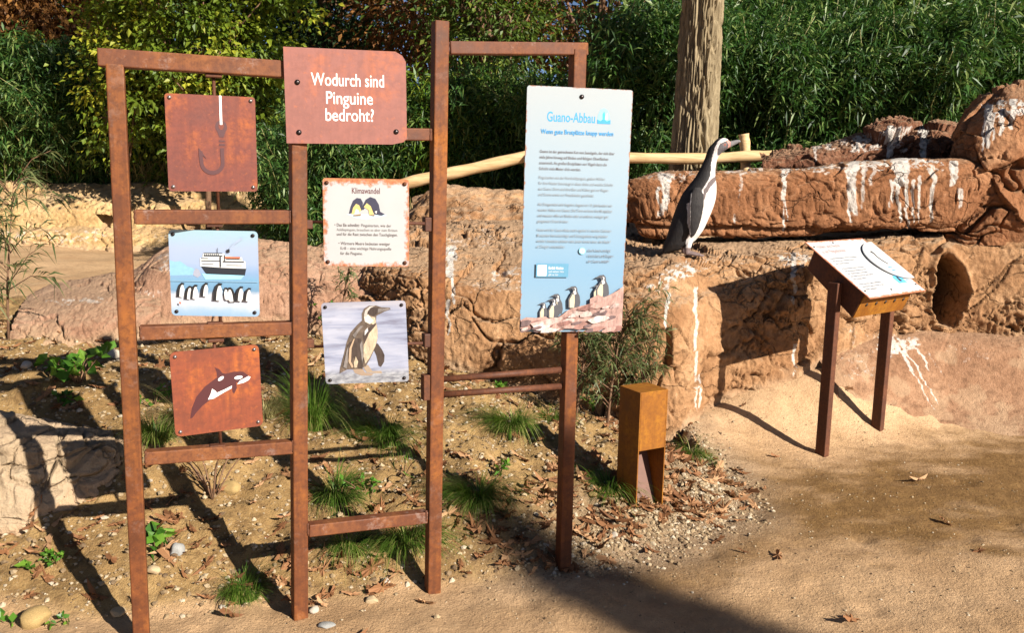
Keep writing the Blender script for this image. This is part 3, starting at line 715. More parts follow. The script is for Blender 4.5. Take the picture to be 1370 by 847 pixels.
def round_plate(w, h, t, r=.02, cut=None):
    """plate with rounded corners in x-z, front at y=-t/2; origin bottom centre. r: 4 radii tl tr br bl"""
    rs = r if hasattr(r, '__len__') else (r,) * 4
    pts = []
    for (cx, cz, a0, rr) in ((-w / 2, h, 180, rs[0]), (w / 2, h, 90, rs[1]), (w / 2, 0, 0, rs[2]), (-w / 2, 0, -90, rs[3])):
        sx = 1 if cx < 0 else -1; sz = -1 if cz > 0 else 1
        n = 5 if rr > .001 else 0
        for i in range(n + 1):
            a = math.radians(a0 - 90 * i / max(1, n)); 
            pts.append((cx + sx * rr + rr * math.cos(a), cz + sz * rr + rr * math.sin(a)))
    mb = MB(); n = len(pts)
    vs = [(x, -t / 2, z) for x, z in pts] + [(x, t / 2, z) for x, z in pts]
    fs = [tuple(reversed(range(n))), tuple(range(n, 2 * n))] + [(i, (i + 1) % n, n + (i + 1) % n, n + i) for i in range(n)]
    return mb.add(vs, fs)
def bolts(root, spots, t, mat=BOLT, r=.0075):
    root = root.children[0]
    for u, z in spots:
        m = MB().tube([(u, -t / 2 + .001, z), (u, -t / 2 - .003, z)], [r, r], 10).tube([(u, -t / 2 - .003, z), (u, -t / 2 - .005, z)], [r * .8, r * .45], 10)
        m.build('bolt', mat, root, True)
def sign_root(name, label, i, cpx, cpy, h, yaw, push=0.0, roll=0.0, pitch=0.0):
    c = plane_pt(cpx, cpy, i, push)
    o = thing(name, label, 'sign', (0, 0, 0), None)
    R = Matrix.Rotation(yaw, 4, 'Z') @ Matrix.Rotation(pitch, 4, 'X') @ Matrix.Rotation(roll, 4, 'Y')
    o.matrix_world = Matrix.Translation(c) @ R @ Matrix.Translation((0, 0, -h / 2))
    return o
DK = (.055, .007, .009); WH = (.78, .76, .72); BK = (.018, .018, .02)

# ---- title plate
S = sign_root('title_sign', 'pink rusty title plate reading Wodurch sind Pinguine bedroht', 0, 464, 130, .298, plane_yaw(0) - .02, .045, -.012)
w_, h_ = .392, .300
pts = [(-w_ / 2, h_), (w_ / 2 - .035, h_), (w_ / 2 - .012, h_ - .012), (w_ / 2, h_ - .032), (w_ / 2, .02), (w_ / 2 - .012, .008), (w_ / 2 - .05, 0), (-w_ / 2, 0)]
n = len(pts)
MB().add([(x, -.002, z) for x, z in pts] + [(x, .002, z) for x, z in pts], [tuple(range(n)), tuple(reversed(range(n, 2 * n)))] + [((i + 1) % n, i, n + i, n + (i + 1) % n) for i in range(n)]).build('plate', RUST_PINK, S)
bolts(S, [(-w_ / 2 + .040, h_ - .108), (-w_ / 2 + .040, .035), (w_ / 2 - .036, .042)], .004, BOLT, .0085)
A = Print(w_, h_, -.0022)
for v, s_t, u_, ft in ((.385, 'Wodurch sind', .515, .60), (.575, 'Pinguine', .52, .385), (.755, 'bedroht?', .52, .40)):
    A.text(u_, v, s_t, .057, (.80, .78, .74), 'CENTER', .0003, 1, 5, fit=ft)
A.build('lettering', S)

# ---- hook plate
S = sign_root('picture_plate', 'red rusty square plate with a fish hook on a white line', 0, 284, 192, .300, plane_yaw(0) + .10, .0)
round_plate(.272, .300, .004, .010).build('plate', RUST_RED, S)
bolts(S, [(-.122, .288), (.122, .288), (-.122, .014), (.122, .014)], .004, BOLT_PALE, .006)
MB().tube([(.012, .006, -.075), (.012, .006, .40)], .0055, 8).build('rod', RUST_DARK, S, True)
A = Print(.272, .300, -.0022)
A.ell(.605, .325, .066, .070, DK, 20, 150, 390).poly([(.547, .345), (.663, .345), (.63, .43), (.58, .43)], DK).ell(.605, .315, .030, .040, RUST_RED)
A.rect(.575, .462, .64, .48, DK).rect(.575, .50, .64, .518, DK)
hook = [(.605, .545), (.608, .70)] + [(.49 + .118 * math.cos(a), .70 + .105 * math.sin(a)) for a in np.linspace(.15, math.pi - .15, 12)] + [(.368, .66), (.366, .58)]
A.stroke(hook, .042, DK).poly([(.345, .545), (.388, .60), (.43, .66), (.385, .625), (.345, .64)], DK)
A.stroke([(.605, .0), (.605, .30)], .026, (.82, .8, .78)).build('hook_print', S)

# ---- ship plate
t = NT('ship_picture_print'); tc = t.new('TexCoord'); sp = t.new('SeparateXYZ'); t.l.new(tc.outputs['Object'], sp.inputs[0])
gr = t.math('ADD', t.math('MULTIPLY', sp.outputs['Z'], 3.6), t.math('MULTIPLY', t.math('SUBTRACT', t.noise(14, 4, .6), .5), .14))
c = t.ramp(gr, [(0, (.25, .40, .58)), (.06, (.32, .45, .60)), (.13, (.50, .55, .64)), (.25, (.54, .57, .64)), (.30, (.16, .30, .46)), (.42, (.18, .36, .54)), (.50, (.22, .35, .55)), (.62, (.33, .42, .60)), (.80, (.36, .44, .60)), (1, (.33, .50, .58))])
c = t.mix(t.ramp(t.noise(120, 3, .7), [(.62, 0.0), (.72, .3)]), c, (.3, .4, .5)); c = t.mix(1.0, c, (.86, .86, .86), 'MULTIPLY')
SHIP_BG = t.done(c, .3)
S = sign_root('picture_plate', 'blue square plate picturing a ship and a row of penguins on ice', 0, 287, 366, .280, plane_yaw(0) - .30, .0, .004)
round_plate(.284, .280, .004, .014).build('plate', SHIP_BG, S)
bolts(S, [(-.127, .266), (.127, .266), (-.125, .014), (.127, .014)], .004, BOLT, .006)
MB().tube([(.012, .006, -.06), (.012, .006, .345)], .0055, 8).build('rod', RUST_DARK, S, True)
A = Print(.284, .280, -.0022)
A.poly([(0, .35), (.06, .37), (.12, .36), (.2, .42), (.26, .44), (.3, .48), (.3, .52), (0, .53)], (.22, .42, .66))
A.poly([(.27, .47), (.3, .44), (.33, .46), (.35, .52), (.31, .55), (.26, .52)], (.30, .32, .40))
A.poly([(.36, .50), (.5, .505), (.7, .50), (.84, .51), (.8, .56), (.4, .57)], (.28, .62, .78))
A.poly([(.35, .41), (.41, .505), (.845, .515), (.865, .43), (.6, .425)], (.018, .022, .03))
A.poly([(.345, .415), (.345, .32), (.375, .315), (.38, .265), (.62, .262), (.63, .29), (.82, .305), (.825, .345), (.855, .35), (.86, .435), (.6, .43)], (.62, .63, .62))
for u0, v0, u1, v1 in ((.36, .345, .57, .358), (.60, .350, .84, .366), (.39, .285, .60, .30), (.39, .256, .60, .264), (.36, .318, .44, .326), (.64, .325, .82, .331), (.37, .385, .50, .39), (.64, .395, .82, .40), (.62, .28, .63, .36), (.57, .30, .585, .42)):
    A.rect(u0, v0, u1, v1, (.05, .055, .065))
for k in range(8): A.rect(.40 + .022 * k, .268, .41 + .022 * k, .284, (.10, .12, .14), k == 0)
A.rect(.63, .298, .80, .318, (.45, .13, .06)); A.rect(.65, .215, .685, .25, BK); A.stroke([(.55, .20), (.55, .262)], .006, BK)
A.stroke([(.68, .21), (.74, .15), (.83, .08)], [.01, .02, .03], (.30, .37, .50)); A.rect(0, .583, 1, .589, (.22, .36, .50))
def mini(u, v, h, lean=0.0, flip=1):
    h *= 1.12; f = lambda a, b: (u + flip * a * h * 1.3 + lean * (1 - b) * h, v + (b - 1) * h)
    A.poly([f(-.20, 1), f(-.16, .5), f(-.06, .14), f(.06, .0), f(.20, .03), f(.22, .09), f(.16, .16), f(.20, .45), f(.16, .9), f(.05, 1)], BK)
    A.poly([f(-.06, 1), f(-.02, .5), f(.05, .2), f(.14, .16), f(.21, .45), f(.17, .9), f(.1, 1.02)], (.74, .74, .73))
for u, v, h, l, fl in ((.115, .775, .15, .02, 1), (.20, .80, .14, .03, 1), (.265, .795, .15, .02, 1), (.385, .765, .145, .03, 1), (.535, .81, .185, .0, 1), (.65, .80, .13, .02, -1), (.70, .82, .15, .0, -1), (.78, .81, .155, .02, 1), (.87, .81, .14, .05, 1)):
    mini(u, v, h, l, fl)
A.poly([(.10, .83), (.125, .835), (.12, .86), (.10, .85)], (.55, .15, .09))
A.build('ship_picture', S)

# ---- orca plate
S = sign_root('picture_plate', 'orange rusty square plate with a leaping orca', 0, 291, 522, .284, plane_yaw(0) + .12, .0, -.025)
round_plate(.282, .284, .004, .018).build('plate', RUST_ORANGE, S)
bolts(S, [(-.125, .268), (.125, .268), (-.125, .016), (.125, .016)], .004, BOLT_PALE, .006)
MB().tube([(.0, .006, -.045), (.0, .006, .34)], .0055, 8).build('rod', RUST_DARK, S, True)
A = Print(.282, .284, -.0022)
A.poly([(.20, .795), (.175, .80), (.20, .68), (.26, .55), (.36, .44), (.46, .375), (.505, .345), (.50, .28), (.485, .225), (.53, .25), (.565, .30), (.60, .315), (.70, .30), (.80, .312), (.86, .36), (.84, .40), (.74, .44), (.715, .43), (.72, .50), (.685, .565), (.665, .54), (.665, .475), (.56, .52), (.42, .60), (.32, .665), (.245, .74)], DK)
A.poly([(.385, .60), (.42, .535), (.44, .475), (.475, .505), (.49, .53), (.58, .50), (.665, .465), (.66, .495), (.56, .54), (.45, .595)], WH)
A.poly([(.725, .455), (.76, .415), (.86, .372), (.885, .385), (.86, .42), (.80, .445)], WH)
A.ell(.545, .365, .038, .019, WH, 16, 0, 360, -32).ell(.745, .375, .048, .021, WH, 16, 0, 360, -4)
A.build('orca_print', S)

# ---- climate plate
def mat_rust_edge(name, base, w, h):
    t = NT(name); tc = t.new('TexCoord'); sp = t.new('SeparateXYZ'); t.l.new(tc.outputs['Object'], sp.inputs[0])
    ex = t.math('SUBTRACT', w / 2, t.math('ABSOLUTE', sp.outputs['X']))
    ez = t.math('SUBTRACT', h / 2, t.math('ABSOLUTE', t.math('SUBTRACT', sp.outputs['Z'], h / 2)))
    e = t.math('MINIMUM', ex, ez)
    q = t.math('SUBTRACT', e, t.math('MULTIPLY', t.math('SUBTRACT', t.noise(32, 5, .75), .46), .07))
    f = t.ramp(t.math('ADD', t.math('MULTIPLY', q, 30), .2), [(.12, 1.0), (.32, .55), (.48, 0.0)])
    c = t.mix(f, t.ramp(t.noise(8, 3, .5), [(.3, tuple(v * .93 for v in base)), (.7, base)]), t.ramp(t.noise(70, 3, .6), [(.3, (.30, .09, .04)), (.7, (.52, .22, .10))]))
    return t.done(c, t.ramp(f, [(0, .35), (1, .8)]))
KLIMA = mat_rust_edge('white_enamel_rusty_edge', (.45, .455, .46), .29, .29)
S = sign_root('text_plate', 'white square plate with rusty edges headed Klimawandel', 1, 490, 298, .300, plane_yaw(1) - .42, .0)
round_plate(.292, .300, .004, .010).build('plate', KLIMA, S)
bolts(S, [(-.132, .284), (.132, .284), (-.132, .014), (.132, .014)], .004, RUST_DARK, .007)
MB().tube([(-.20, .006, .150), (.20, .006, .150)], .0055, 8).build('rod', RUST_DARK, S, True)
A = Print(.292, .300, -.0022); TX = (.13, .11, .11)
A.text(.50, .168, 'Klimawandel', .028, (.14, .06, .06), 'CENTER', .0004, 1, 3, fit=.325).build('heading', S)
A = Print(.292, .300, -.0022)
A.poly([(.27, .405), (.40, .40), (.55, .405), (.72, .40), (.74, .415), (.62, .435), (.50, .465), (.38, .445)], (.45, .62, .70))
A.poly([(.30, .40), (.32, .32), (.35, .25), (.395, .218), (.44, .225), (.465, .27), (.46, .32), (.45, .36), (.42, .37)], (.045, .045, .075))
A.poly([(.33, .405), (.35, .33), (.385, .285), (.42, .30), (.445, .36), (.40, .40)], (.62, .47, .17)).poly([(.36, .405), (.385, .34), (.42, .36), (.42, .40)], (.72, .68, .55))
A.poly([(.47, .29), (.50, .235), (.55, .205), (.61, .225), (.65, .29), (.665, .37), (.72, .40), (.68, .415), (.60, .40), (.56, .32), (.51, .28), (.475, .35), (.455, .35)], (.045, .045, .075))
A.poly([(.475, .32), (.51, .275), (.555, .31), (.59, .40), (.54, .41), (.53, .35)], (.66, .50, .18)).poly([(.60, .37), (.63, .36), (.62, .395)], (.7, .68, .62))
A.poly([(.35, .412), (.44, .40), (.44, .42), (.36, .425)], (.3, .18, .10)).poly([(.53, .412), (.60, .402), (.60, .42)], (.3, .18, .10))
A.build('picture', S); A = Print(.292, .300, -.0022)
A.text(.125, .545, '•', .016, TX).text(.155, .545, 'Das Eis schmilzt:', .0150, TX, bold=.0003, fit=.265).text(.44, .545, 'Pinguinarten, wie der', .0145, TX, fit=.35)
A.text(.155, .595, 'Adéliepinguin, brauchen es aber zum Brüten', .0135, (.25, .24, .24), fit=.71).text(.155, .648, 'und für die Rast zwischen den Tauchgängen.', .0145, TX, fit=.71)
A.build('paragraph', S); A = Print(.292, .300, -.0022)
A.text(.17, .755, '•', .016, TX).text(.20, .755, 'Wärmere Meere bedeuten weniger', .0150, TX, bold=.0002, fit=.58)
A.text(.195, .81, 'Krill – eine wichtige Nahrungsquelle', .0145, TX, fit=.595).text(.195, .868, 'für die Pinguine.', .0145, TX, fit=.26)
A.build('paragraph', S)

# ---- penguin photograph plate
t = NT('beach_photo_print'); n = t.noise(9, 5, .6, .4, (.35, 1, 3.4)); n2 = t.noise(60, 4, .7, 0, (.5, 1, 1.4))
tc = t.new('TexCoord'); sp = t.new('SeparateXYZ'); t.l.new(tc.outputs['Object'], sp.inputs[0])
c = t.ramp(n, [(.30, (.17, .17, .24)), (.45, (.32, .35, .47)), (.62, (.48, .50, .60))])
c = t.mix(t.ramp(sp.outputs['Z'], [(.03, .85), (.055, 0.0)]), c, t.ramp(n2, [(.35, (.10, .10, .11)), (.65, (.45, .46, .48))]))
c = t.mix(t.ramp(n2, [(.3, .35), (.45, 0.0)]), c, (.25, .25, .32))
c = t.mix(t.ramp(sp.outputs['Z'], [(.255, 0.0), (.285, .5)]), c, (.36, .32, .33))
BEACH = t.done(t.mix(1.0, c, (.85, .85, .85), 'MULTIPLY'), .35)
S = sign_root('picture_plate', 'square plate with a photograph of a walking penguin by grey water', 1, 489, 458, .292, plane_yaw(1) - .42, .0, -.042)
round_plate(.292, .290, .004, .012).build('plate', BEACH, S)
bolts(S, [(-.132, .275), (.132, .275), (-.130, .014), (.130, .014)], .004, BOLT, .006)
MB().tube([(-.20, .006, .135), (.20, .006, .135)], .0055, 8).build('rod', RUST_DARK, S, True)
A = Print(.292, .290, -.0022)
def z7(L): return [((x - 165) / 610, (y - 150) / 620) for x, y in L]     # measured on an enlargement of the plate
B1 = photo_ink((.055, .040, .034)); B2 = photo_ink((.105, .078, .06)); B3 = photo_ink((.17, .15, .14)); CR = photo_ink((.42, .34, .24))
A.poly(z7([(360, 640), (380, 690), (430, 712), (500, 715), (520, 700), (455, 690), (430, 640)]), (.30, .22, .16)).poly(z7([(440, 640), (470, 690), (580, 700), (575, 680), (510, 680), (480, 630)]), (.33, .25, .18))
A.poly(z7([(530, 470), (560, 470), (590, 520), (605, 560), (600, 610), (575, 650), (558, 640), (545, 560), (525, 510)]), B1)
A.poly(z7([(455, 290), (455, 240), (475, 200), (510, 180), (560, 180), (600, 195), (660, 200), (665, 212), (620, 228), (560, 258), (555, 300), (562, 350), (562, 420), (545, 490), (500, 580), (465, 640), (420, 660), (330, 660), (270, 690), (275, 650), (310, 540), (335, 450), (365, 380), (420, 320)]), B2)
A.poly(z7([(490, 250), (550, 270), (555, 310), (564, 370), (560, 430), (540, 490), (500, 570), (462, 620), (450, 560), (455, 480), (490, 400), (540, 330), (500, 300)]), CR)
A.poly(z7([(500, 245), (470, 260), (475, 300), (510, 320), (540, 295)]), (.62, .56, .48)).poly(z7([(455, 400), (520, 330), (556, 310), (552, 330), (500, 390), (462, 470)]), B1)
A.poly(z7([(500, 240), (505, 205), (540, 190), (590, 200), (585, 225), (545, 258)]), B1).poly(z7([(575, 205), (655, 203), (660, 210), (600, 228), (570, 235)]), B3)
A.poly(z7([(470, 255), (480, 215), (515, 185), (555, 182), (520, 198), (498, 225), (490, 260)]), (.45, .40, .36))
A.poly(z7([(340, 470), (400, 420), (440, 430), (455, 500), (450, 600), (440, 660), (410, 650), (380, 560), (360, 640), (345, 560)]), B1)
A.poly(z7([(340, 600), (352, 500), (385, 430), (396, 425), (368, 500), (358, 600), (375, 640), (362, 650)]), (.42, .30, .20)).poly(z7([(378, 610), (395, 560), (410, 600), (400, 645), (382, 650)]), CR)
A.poly(z7([(380, 400), (440, 330), (462, 330), (420, 380), (395, 420)]), B3).poly(z7([(470, 370), (492, 345), (496, 370), (468, 405)]), (.55, .52, .50))
A.poly(z7([(300, 640), (330, 520), (345, 480), (335, 600), (325, 655)]), B3).poly(z7([(430, 470), (448, 440), (452, 560), (440, 620)]), B3)
A.build('penguin_photograph', S)

# ---- tall guano panel on the last post
t = NT('pale_blue_panel_print'); tc = t.new('TexCoord'); sp = t.new('SeparateXYZ'); t.l.new(tc.outputs['Object'], sp.inputs[0])
g = t.math('ADD', t.math('MULTIPLY', sp.outputs['Z'], 1.1), t.math('MULTIPLY', t.math('SUBTRACT', t.noise(5, 3, .5), .5), .12))
c = t.ramp(g, [(.10, (.27, .43, .58)), (.25, (.24, .42, .60)), (.6, (.36, .49, .60)), (.97, (.46, .51, .54))])
ex = t.math('SUBTRACT', .199, t.math('ABSOLUTE', sp.outputs['X'])); ez = t.math('MINIMUM', sp.outputs['Z'], t.math('SUBTRACT', .905, sp.outputs['Z']))
q = t.math('SUBTRACT', t.math('MINIMUM', ex, ez), t.math('MULTIPLY', t.math('SUBTRACT', t.noise(26, 5, .75), .55), .03))
c = t.mix(t.ramp(t.math('MULTIPLY', q, 60), [(.05, 1.0), (.22, 0.0)]), c, (.40, .20, .13))
PANEL = t.done(t.mix(1.0, c, (.70, .70, .70), 'MULTIPLY'), .35)
S = sign_root('information_sign', 'tall pale blue panel headed Guano-Abbau with penguins on rocks', 2, 770, 284, .905, plane_yaw(2) - .20, .038, .012)
PW, PH = .398, .905
round_plate(PW, PH, .005, .010).build('panel', PANEL, S)
bolts(S, [(.005, PH - .032)], .005, BOLT, .0085)
A = Print(PW, PH, -.0028); BL = (.03, .27, .58); TG = (.20, .21, .23)
A.text(.19, .137, 'Guano-Abbau', .050, BL, bold=.0006, res=3, fit=.455)
A.poly([(.67, .137), (.675, .105), (.70, .082), (.73, .076), (.765, .085), (.785, .11), (.795, .137)], (.22, .58, .80)).poly([(.67, .139), (.67, .122), (.70, .128), (.73, .118), (.76, .128), (.795, .122), (.797, .139)], BL)
A.poly([(.72, .122), (.718, .10), (.733, .09), (.742, .105), (.738, .124)], (.03, .40, .72)).poly([(.745, .122), (.75, .10), (.765, .096), (.77, .12)], (.72, .80, .84))
A.text(.14, .186, 'Wenn gute Brutplätze knapp werden', .0235, BL, bold=.0003, res=2, fit=.69)
para = [(.262, ['Guano ist der getrocknete Kot von Seevögeln, der sich über', 'viele Jahre hinweg auf Böden und felsigen Oberflächen', 'ansammelt. An großen Brutplätzen von Vögeln kann die', 'Schicht viele Meter dick werden.']),
        (.366, ['Pinguinarten wie der Humboldtpinguin, graben Höhlen', 'für ihre Nester bevorzugt in diese dicke und weiche Schicht', 'aus Guano. Dort sind ihre Eier und Küken gut vor Regen', 'und Sonne sowie vor Fressfeinden geschützt.']),
        (.474, ['Als Düngemittel sehr begehrt, begann im 19. Jahrhundert ein', 'rasanter Abbau von Guano. Die Tiere verloren ihre Brutplätze', 'und mussten offen am Boden oder an anderen, weniger gut', 'geeigneten Orten brüten.']),
        (.578, ['Heute wird der Guano-Abbau stark reguliert. In manchen Gebieten', 'Brutzeiten berücksichtigt und Schutzgebiete eingehalten', 'werden. Inzwischen arbeiten viele Länder bereits daran, den Bedarf', 'an Dünger umzustellen.'])]
for k, (v, L) in enumerate(para):
    for j, s_t in enumerate(L):
        A.text(.135, v + j * .0228, s_t, .0142, TG if k != 0 else (.13, .12, .13), bold=.0002 if k == 0 else .0001, fit=min(.715, len(s_t) * .0124))
A.ell(.575, .658, .032, .0140, (.20, .58, .72), 20).ell(.575, .658, .026, .0115, (.40, .54, .64), 20).text(.575, .664, 'i', .018, (.10, .45, .62), 'CENTER')
for j, s_t in enumerate(['Auch heute wichtig:', 'Verzichtet auf Dünger,', 'der Guano enthält!']): A.text(.63, .660 + j * .0225, s_t, .0135, (.13, .12, .13), bold=.0001, fit=len(s_t) * .0118)
A.rect(.135, .712, .447, .768, (.09, .25, .38)).rect(.150, .718, .235, .763, (.70, .73, .74))
A.text(.255, .735, 'English Version', .0135, (.8, .84, .86), narrow=.68, bold=.0004).text(.255, .749, 'und weitere Infos', .0120, (.6, .68, .74), narrow=.7).text(.255, .762, 'gibt es hier', .0120, (.6, .68, .74), narrow=.7)
PKS = [photo_ink(c) for c in ((.34, .21, .18), (.24, .13, .11), (.42, .30, .27), (.12, .08, .08), (.50, .42, .39), (.20, .10, .085))]
def gp(L): return [((x - 36) / 650, .5 + (y - 0) / 1640) for x, y in L]
out = [(36, 800), (36, 740), (70, 720), (130, 725), (190, 715), (240, 745), (300, 700), (340, 665), (400, 645), (470, 625), (470, 590), (520, 560), (560, 580), (600, 560), (640, 535), (684, 500), (684, 800)]
def pv(y): return .755 + (y - 420) / (828 - 420) * .245
def gpoly(L, col): A.poly([((x - 36) / 652, min(.999, pv(y))) for x, y in L], col)
rk = random.Random(5)
def gpen(x, y, h, fl=1, body=True):
    f = lambda a, b: (x + a * h * fl, y + (b - 1) * h)
    gpoly([f(-.22, 1), f(-.24, .6), f(-.12, .32), f(-.04, .22), f(-.10, .10), f(-.30, .13), f(-.12, .0), f(.04, -.02), f(.12, .08), f(.14, .24), f(.24, .45), f(.28, .75), f(.24, 1)], (.07, .07, .08))
    gpoly([f(-.16, 1), f(-.18, .62), f(-.06, .36), f(.02, .42), f(.04, .7), f(.02, 1)], (.55, .48, .33)); gpoly([f(-.04, .22), f(.06, .20), f(.10, .34), f(.0, .40)], (.62, .6, .58)); gpoly([f(-.02, .05), f(.07, .09), f(.06, .2), f(.03, .19), f(.02, .1)], (.6, .6, .6))
for x, y, h in ((178, 725, 105), (262, 700, 140), (240, 725, 135), (368, 655, 150), (510, 580, 85), (545, 590, 165)): gpen(x, y, h)
gpoly(out, PKS[0])
for k in range(46):
    x = rk.uniform(45, 660); lo = np.interp(x, [36, 190, 300, 470, 560, 684], [735, 722, 705, 610, 585, 515]); y = rk.uniform(lo + 22, 815); s_ = rk.uniform(18, 52)
    L = [(x + s_ * rk.uniform(.6, 1.2) * math.cos(a) * 1.4, y + s_ * rk.uniform(.5, 1) * math.sin(a) * .75 - .35 * s_ * math.cos(a)) for a in (0, .9, 1.9, 2.8, 3.7, 4.6, 5.5)]
    gpoly([(min(max(a, 37), 683), max(b, float(np.interp(a, [36, 190, 300, 470, 560, 684], [740, 727, 710, 618, 590, 520])))) for a, b in L], PKS[rk.randrange(6)])
A.build('panel_print', S)

# ================================================================== LECTERN
LC = Vector((2.005, 5.08, 0)); lu = Vector((.78, .626, 0)).normalized(); lv = Vector((.626, -.78, 0)).normalized()
LW, LD = .60, .42; ZB, ZF = 1.205, .935
lect = thing('information_lectern', 'sloping information lectern on two rusty legs in front of the burrow wall', 'lectern', (LC.x, LC.y, 0))
R3 = Matrix((lu, -lv, Vector((0, 0, 1)))).transposed()          # local: x along the board, y away from the reader
lect.matrix_world = Matrix.Translation(LC) @ R3.to_4x4()
slope = math.atan2(ZB - ZF, LD)
BW = LD / math.cos(slope)
for sx, gh in ((-.30, 0), (.285, 0)):
    wp = LC + lu * sx; zb = gz(wp.x, wp.y)
    MB().box((sx, .0, (zb - .06 + 1.00) / 2), (.046, .062, 1.00 - zb + .06)).build('leg', RUST_DARK, lect, False, .004)
# box under the board: deep at the back edge, dark discs on its front stand in for holes
def zt(y): return ZF + (y + LD / 2) / LD * (ZB - ZF)
x0, x1 = -LW / 2 + .035, LW / 2 - .045
prof = [(-LD / 2 + .05, zt(-LD / 2 + .05) - .008), (-LD / 2 + .115, .815), (LD / 2 - .005, 1.055), (LD / 2 - .045, zt(LD / 2 - .045) - .008)]
mb = MB(); n = 4
mb.add([(x0, y, z) for y, z in prof] + [(x1, y, z) for y, z in prof], [(3, 2, 1, 0), (4, 5, 6, 7), (0, 1, 5, 4), (1, 2, 6, 5), (2, 3, 7, 6), (3, 0, 4, 7)])
mb.build('box', RUST_DARK, lect, False, .003)
a = Vector((0, *prof[0])); b_ = Vector((0, *prof[1])); fd = (b_ - a).normalized(); fnrm = Vector((0, -abs(fd.z), -abs(fd.y)))
fc = (a + b_) / 2 + fnrm * .003
Rf = Matrix((Vector((1, 0, 0)), -fnrm, -fd)).transposed()
MB().box(fc, (x1 - x0 + .004, .004, (b_ - a).length), 0, Rf).build('front_plate', CORTEN, lect, False, .001)
for k in range(5):
    c_ = fc + Vector((x0 + .075 + k * .098, 0, 0)) + fnrm * .0032; c_.x = x0 + .075 + k * .098
    MB().tube([c_, c_ + fnrm * .0012], .011, 12).build('dark_hole_disc', ink((.02, .012, .01)), lect, True)  # near-black disc on the plate, painting the shade inside a hole
Rb = Matrix.Rotation(slope, 3, 'X')                           # board: local x, y up the slope
BOARD = mat_rust_edge('white_lectern_board', (.70, .69, .66), .60, 99)
t = NT('white_lectern_enamel'); tc = t.new('TexCoord'); sp = t.new('SeparateXYZ'); t.l.new(tc.outputs['Object'], sp.inputs[0])
q = t.math('MINIMUM', t.math('SUBTRACT', LW / 2, t.math('ABSOLUTE', sp.outputs['X'])), t.math('SUBTRACT', BW / 2, t.math('ABSOLUTE', sp.outputs['Y'])))
q = t.math('SUBTRACT', q, t.math('MULTIPLY', t.math('SUBTRACT', t.noise(22, 5, .75), .47), .05))
f_ = t.ramp(t.math('MULTIPLY', q, 30), [(.15, 1.0), (.4, 0.0)])
BOARD = t.done(t.mix(f_, (.49, .50, .51), t.ramp(t.noise(60, 3, .6), [(.3, (.34, .10, .05)), (.7, (.55, .24, .13))])), .4)
board = MB().box((0, 0, 0), (LW, BW, .005)).build('board', BOARD, lect, False, .001)
board.location = (0, 0, (ZB + ZF) / 2); board.rotation_euler = (slope, 0, 0)
def on_board(mb, name, mats, smooth=False):
    o = mb.build(name, mats, lect, smooth); o.location = board.location; o.rotation_euler = board.rotation_euler; return o
def flat(mb, V, F, z, m=0): return mb.add([(x, y, z) for x, y in V], F, m)
tm = MB(); mats = [ink((.14, .13, .14)), ink((.10, .42, .72)), ink((.03, .03, .035)), ink((.35, .22, .2))]
def btext(x, y, s_t, size, m=0, bold=0.0, narrow=.8, z=.0030):
    V, F = text_geo(s_t, size, 'LEFT', bold, narrow, 2); flat(tm, [(x + a, y + b) for a, b in V], F, z, m)
btext(-.25, .185, 'Höhlen und Nester', .042, 3, .0004, .72); btext(-.25, .140, 'in der Pinguinkolonie', .042, 3, .0004, .66)
on_board(tm, 'heading', mats); tm = MB()
yy = .085
for k, s_t in enumerate(['Humboldtpinguine brüten in Höhlen,', 'die sie in den weichen Boden', 'aus Guano graben.', '', 'In Küstennähe finden sie kühle', 'und geschützte Plätze für ihre', 'Eier. Beide Eltern wechseln', 'sich beim Brüten ab und halten', 'das Gelege warm.', '', 'Nach vierzig Tagen schlüpfen', 'die Küken und werden in der', 'Höhle gefüttert.']):
    if s_t: btext(-.25, yy, s_t, .0185, 0, .0001, 1.0)
    elif k < 10: on_board(tm, 'paragraph', mats); tm = MB()
    yy -= .0225
on_board(tm, 'paragraph', mats); tm = MB()
flat(tm, [(.125, -.165), (.215, -.165), (.215, -.115), (.19, -.10), (.14, -.10), (.125, -.12)], [(0, 1, 2, 3, 4, 5)], .0031, 1)
flat(tm, [(.155, -.15), (.185, -.15), (.18, -.112), (.162, -.112)], [(0, 1, 2, 3)], .0034, 2)
on_board(tm, 'logo', mats); tm = MB()
btext(.225, -.125, 'Mehr', .020, 1); btext(.225, -.150, 'Infos', .020, 1)
on_board(tm, 'lettering', mats)
# raised half-round disc on the right of the board
mb = MB(); ring = [(.30 + .215 * math.cos(a) if .30 + .215 * math.cos(a) < .312 else .312, .025 + .17 * math.sin(a)) for a in np.linspace(math.radians(87), math.radians(273), 36)]
n = len(ring)
mb.add([(x, y, .010) for x, y in ring] + [(x, y, .016) for x, y in ring], [tuple(reversed(range(n))), tuple(range(n, 2 * n))] + [(i, (i + 1) % n, n + (i + 1) % n, n + i) for i in range(n)])
on_board(mb, 'disc', mat_plain('white_disc_enamel', (.50, .50, .50), .4, .05, 8))
tm = MB(); btext(.17, -.045, 'dreh', .026, 1, .0003, .8, 0.0168); btext(.17, -.075, 'mich', .026, 1, .0003, .8, 0.0168)
flat(tm, [(.175, .105), (.195, .115), (.20, .09), (.19, .06), (.20, .02), (.215, -.01), (.205, -.014), (.188, .015), (.178, .055), (.186, .085)], [tuple(range(10))], 0.0168, 2)
on_board(tm, 'disc_print', mats)
for x, y in ((-.27, .20), (-.27, -.19), (-.02, -.205), (.27, -.19), (-.05, .225)):
    on_board(MB().tube([(x, y, .002), (x, y, .006)], [.007, .005], 10), 'bolt', BOLT, True)

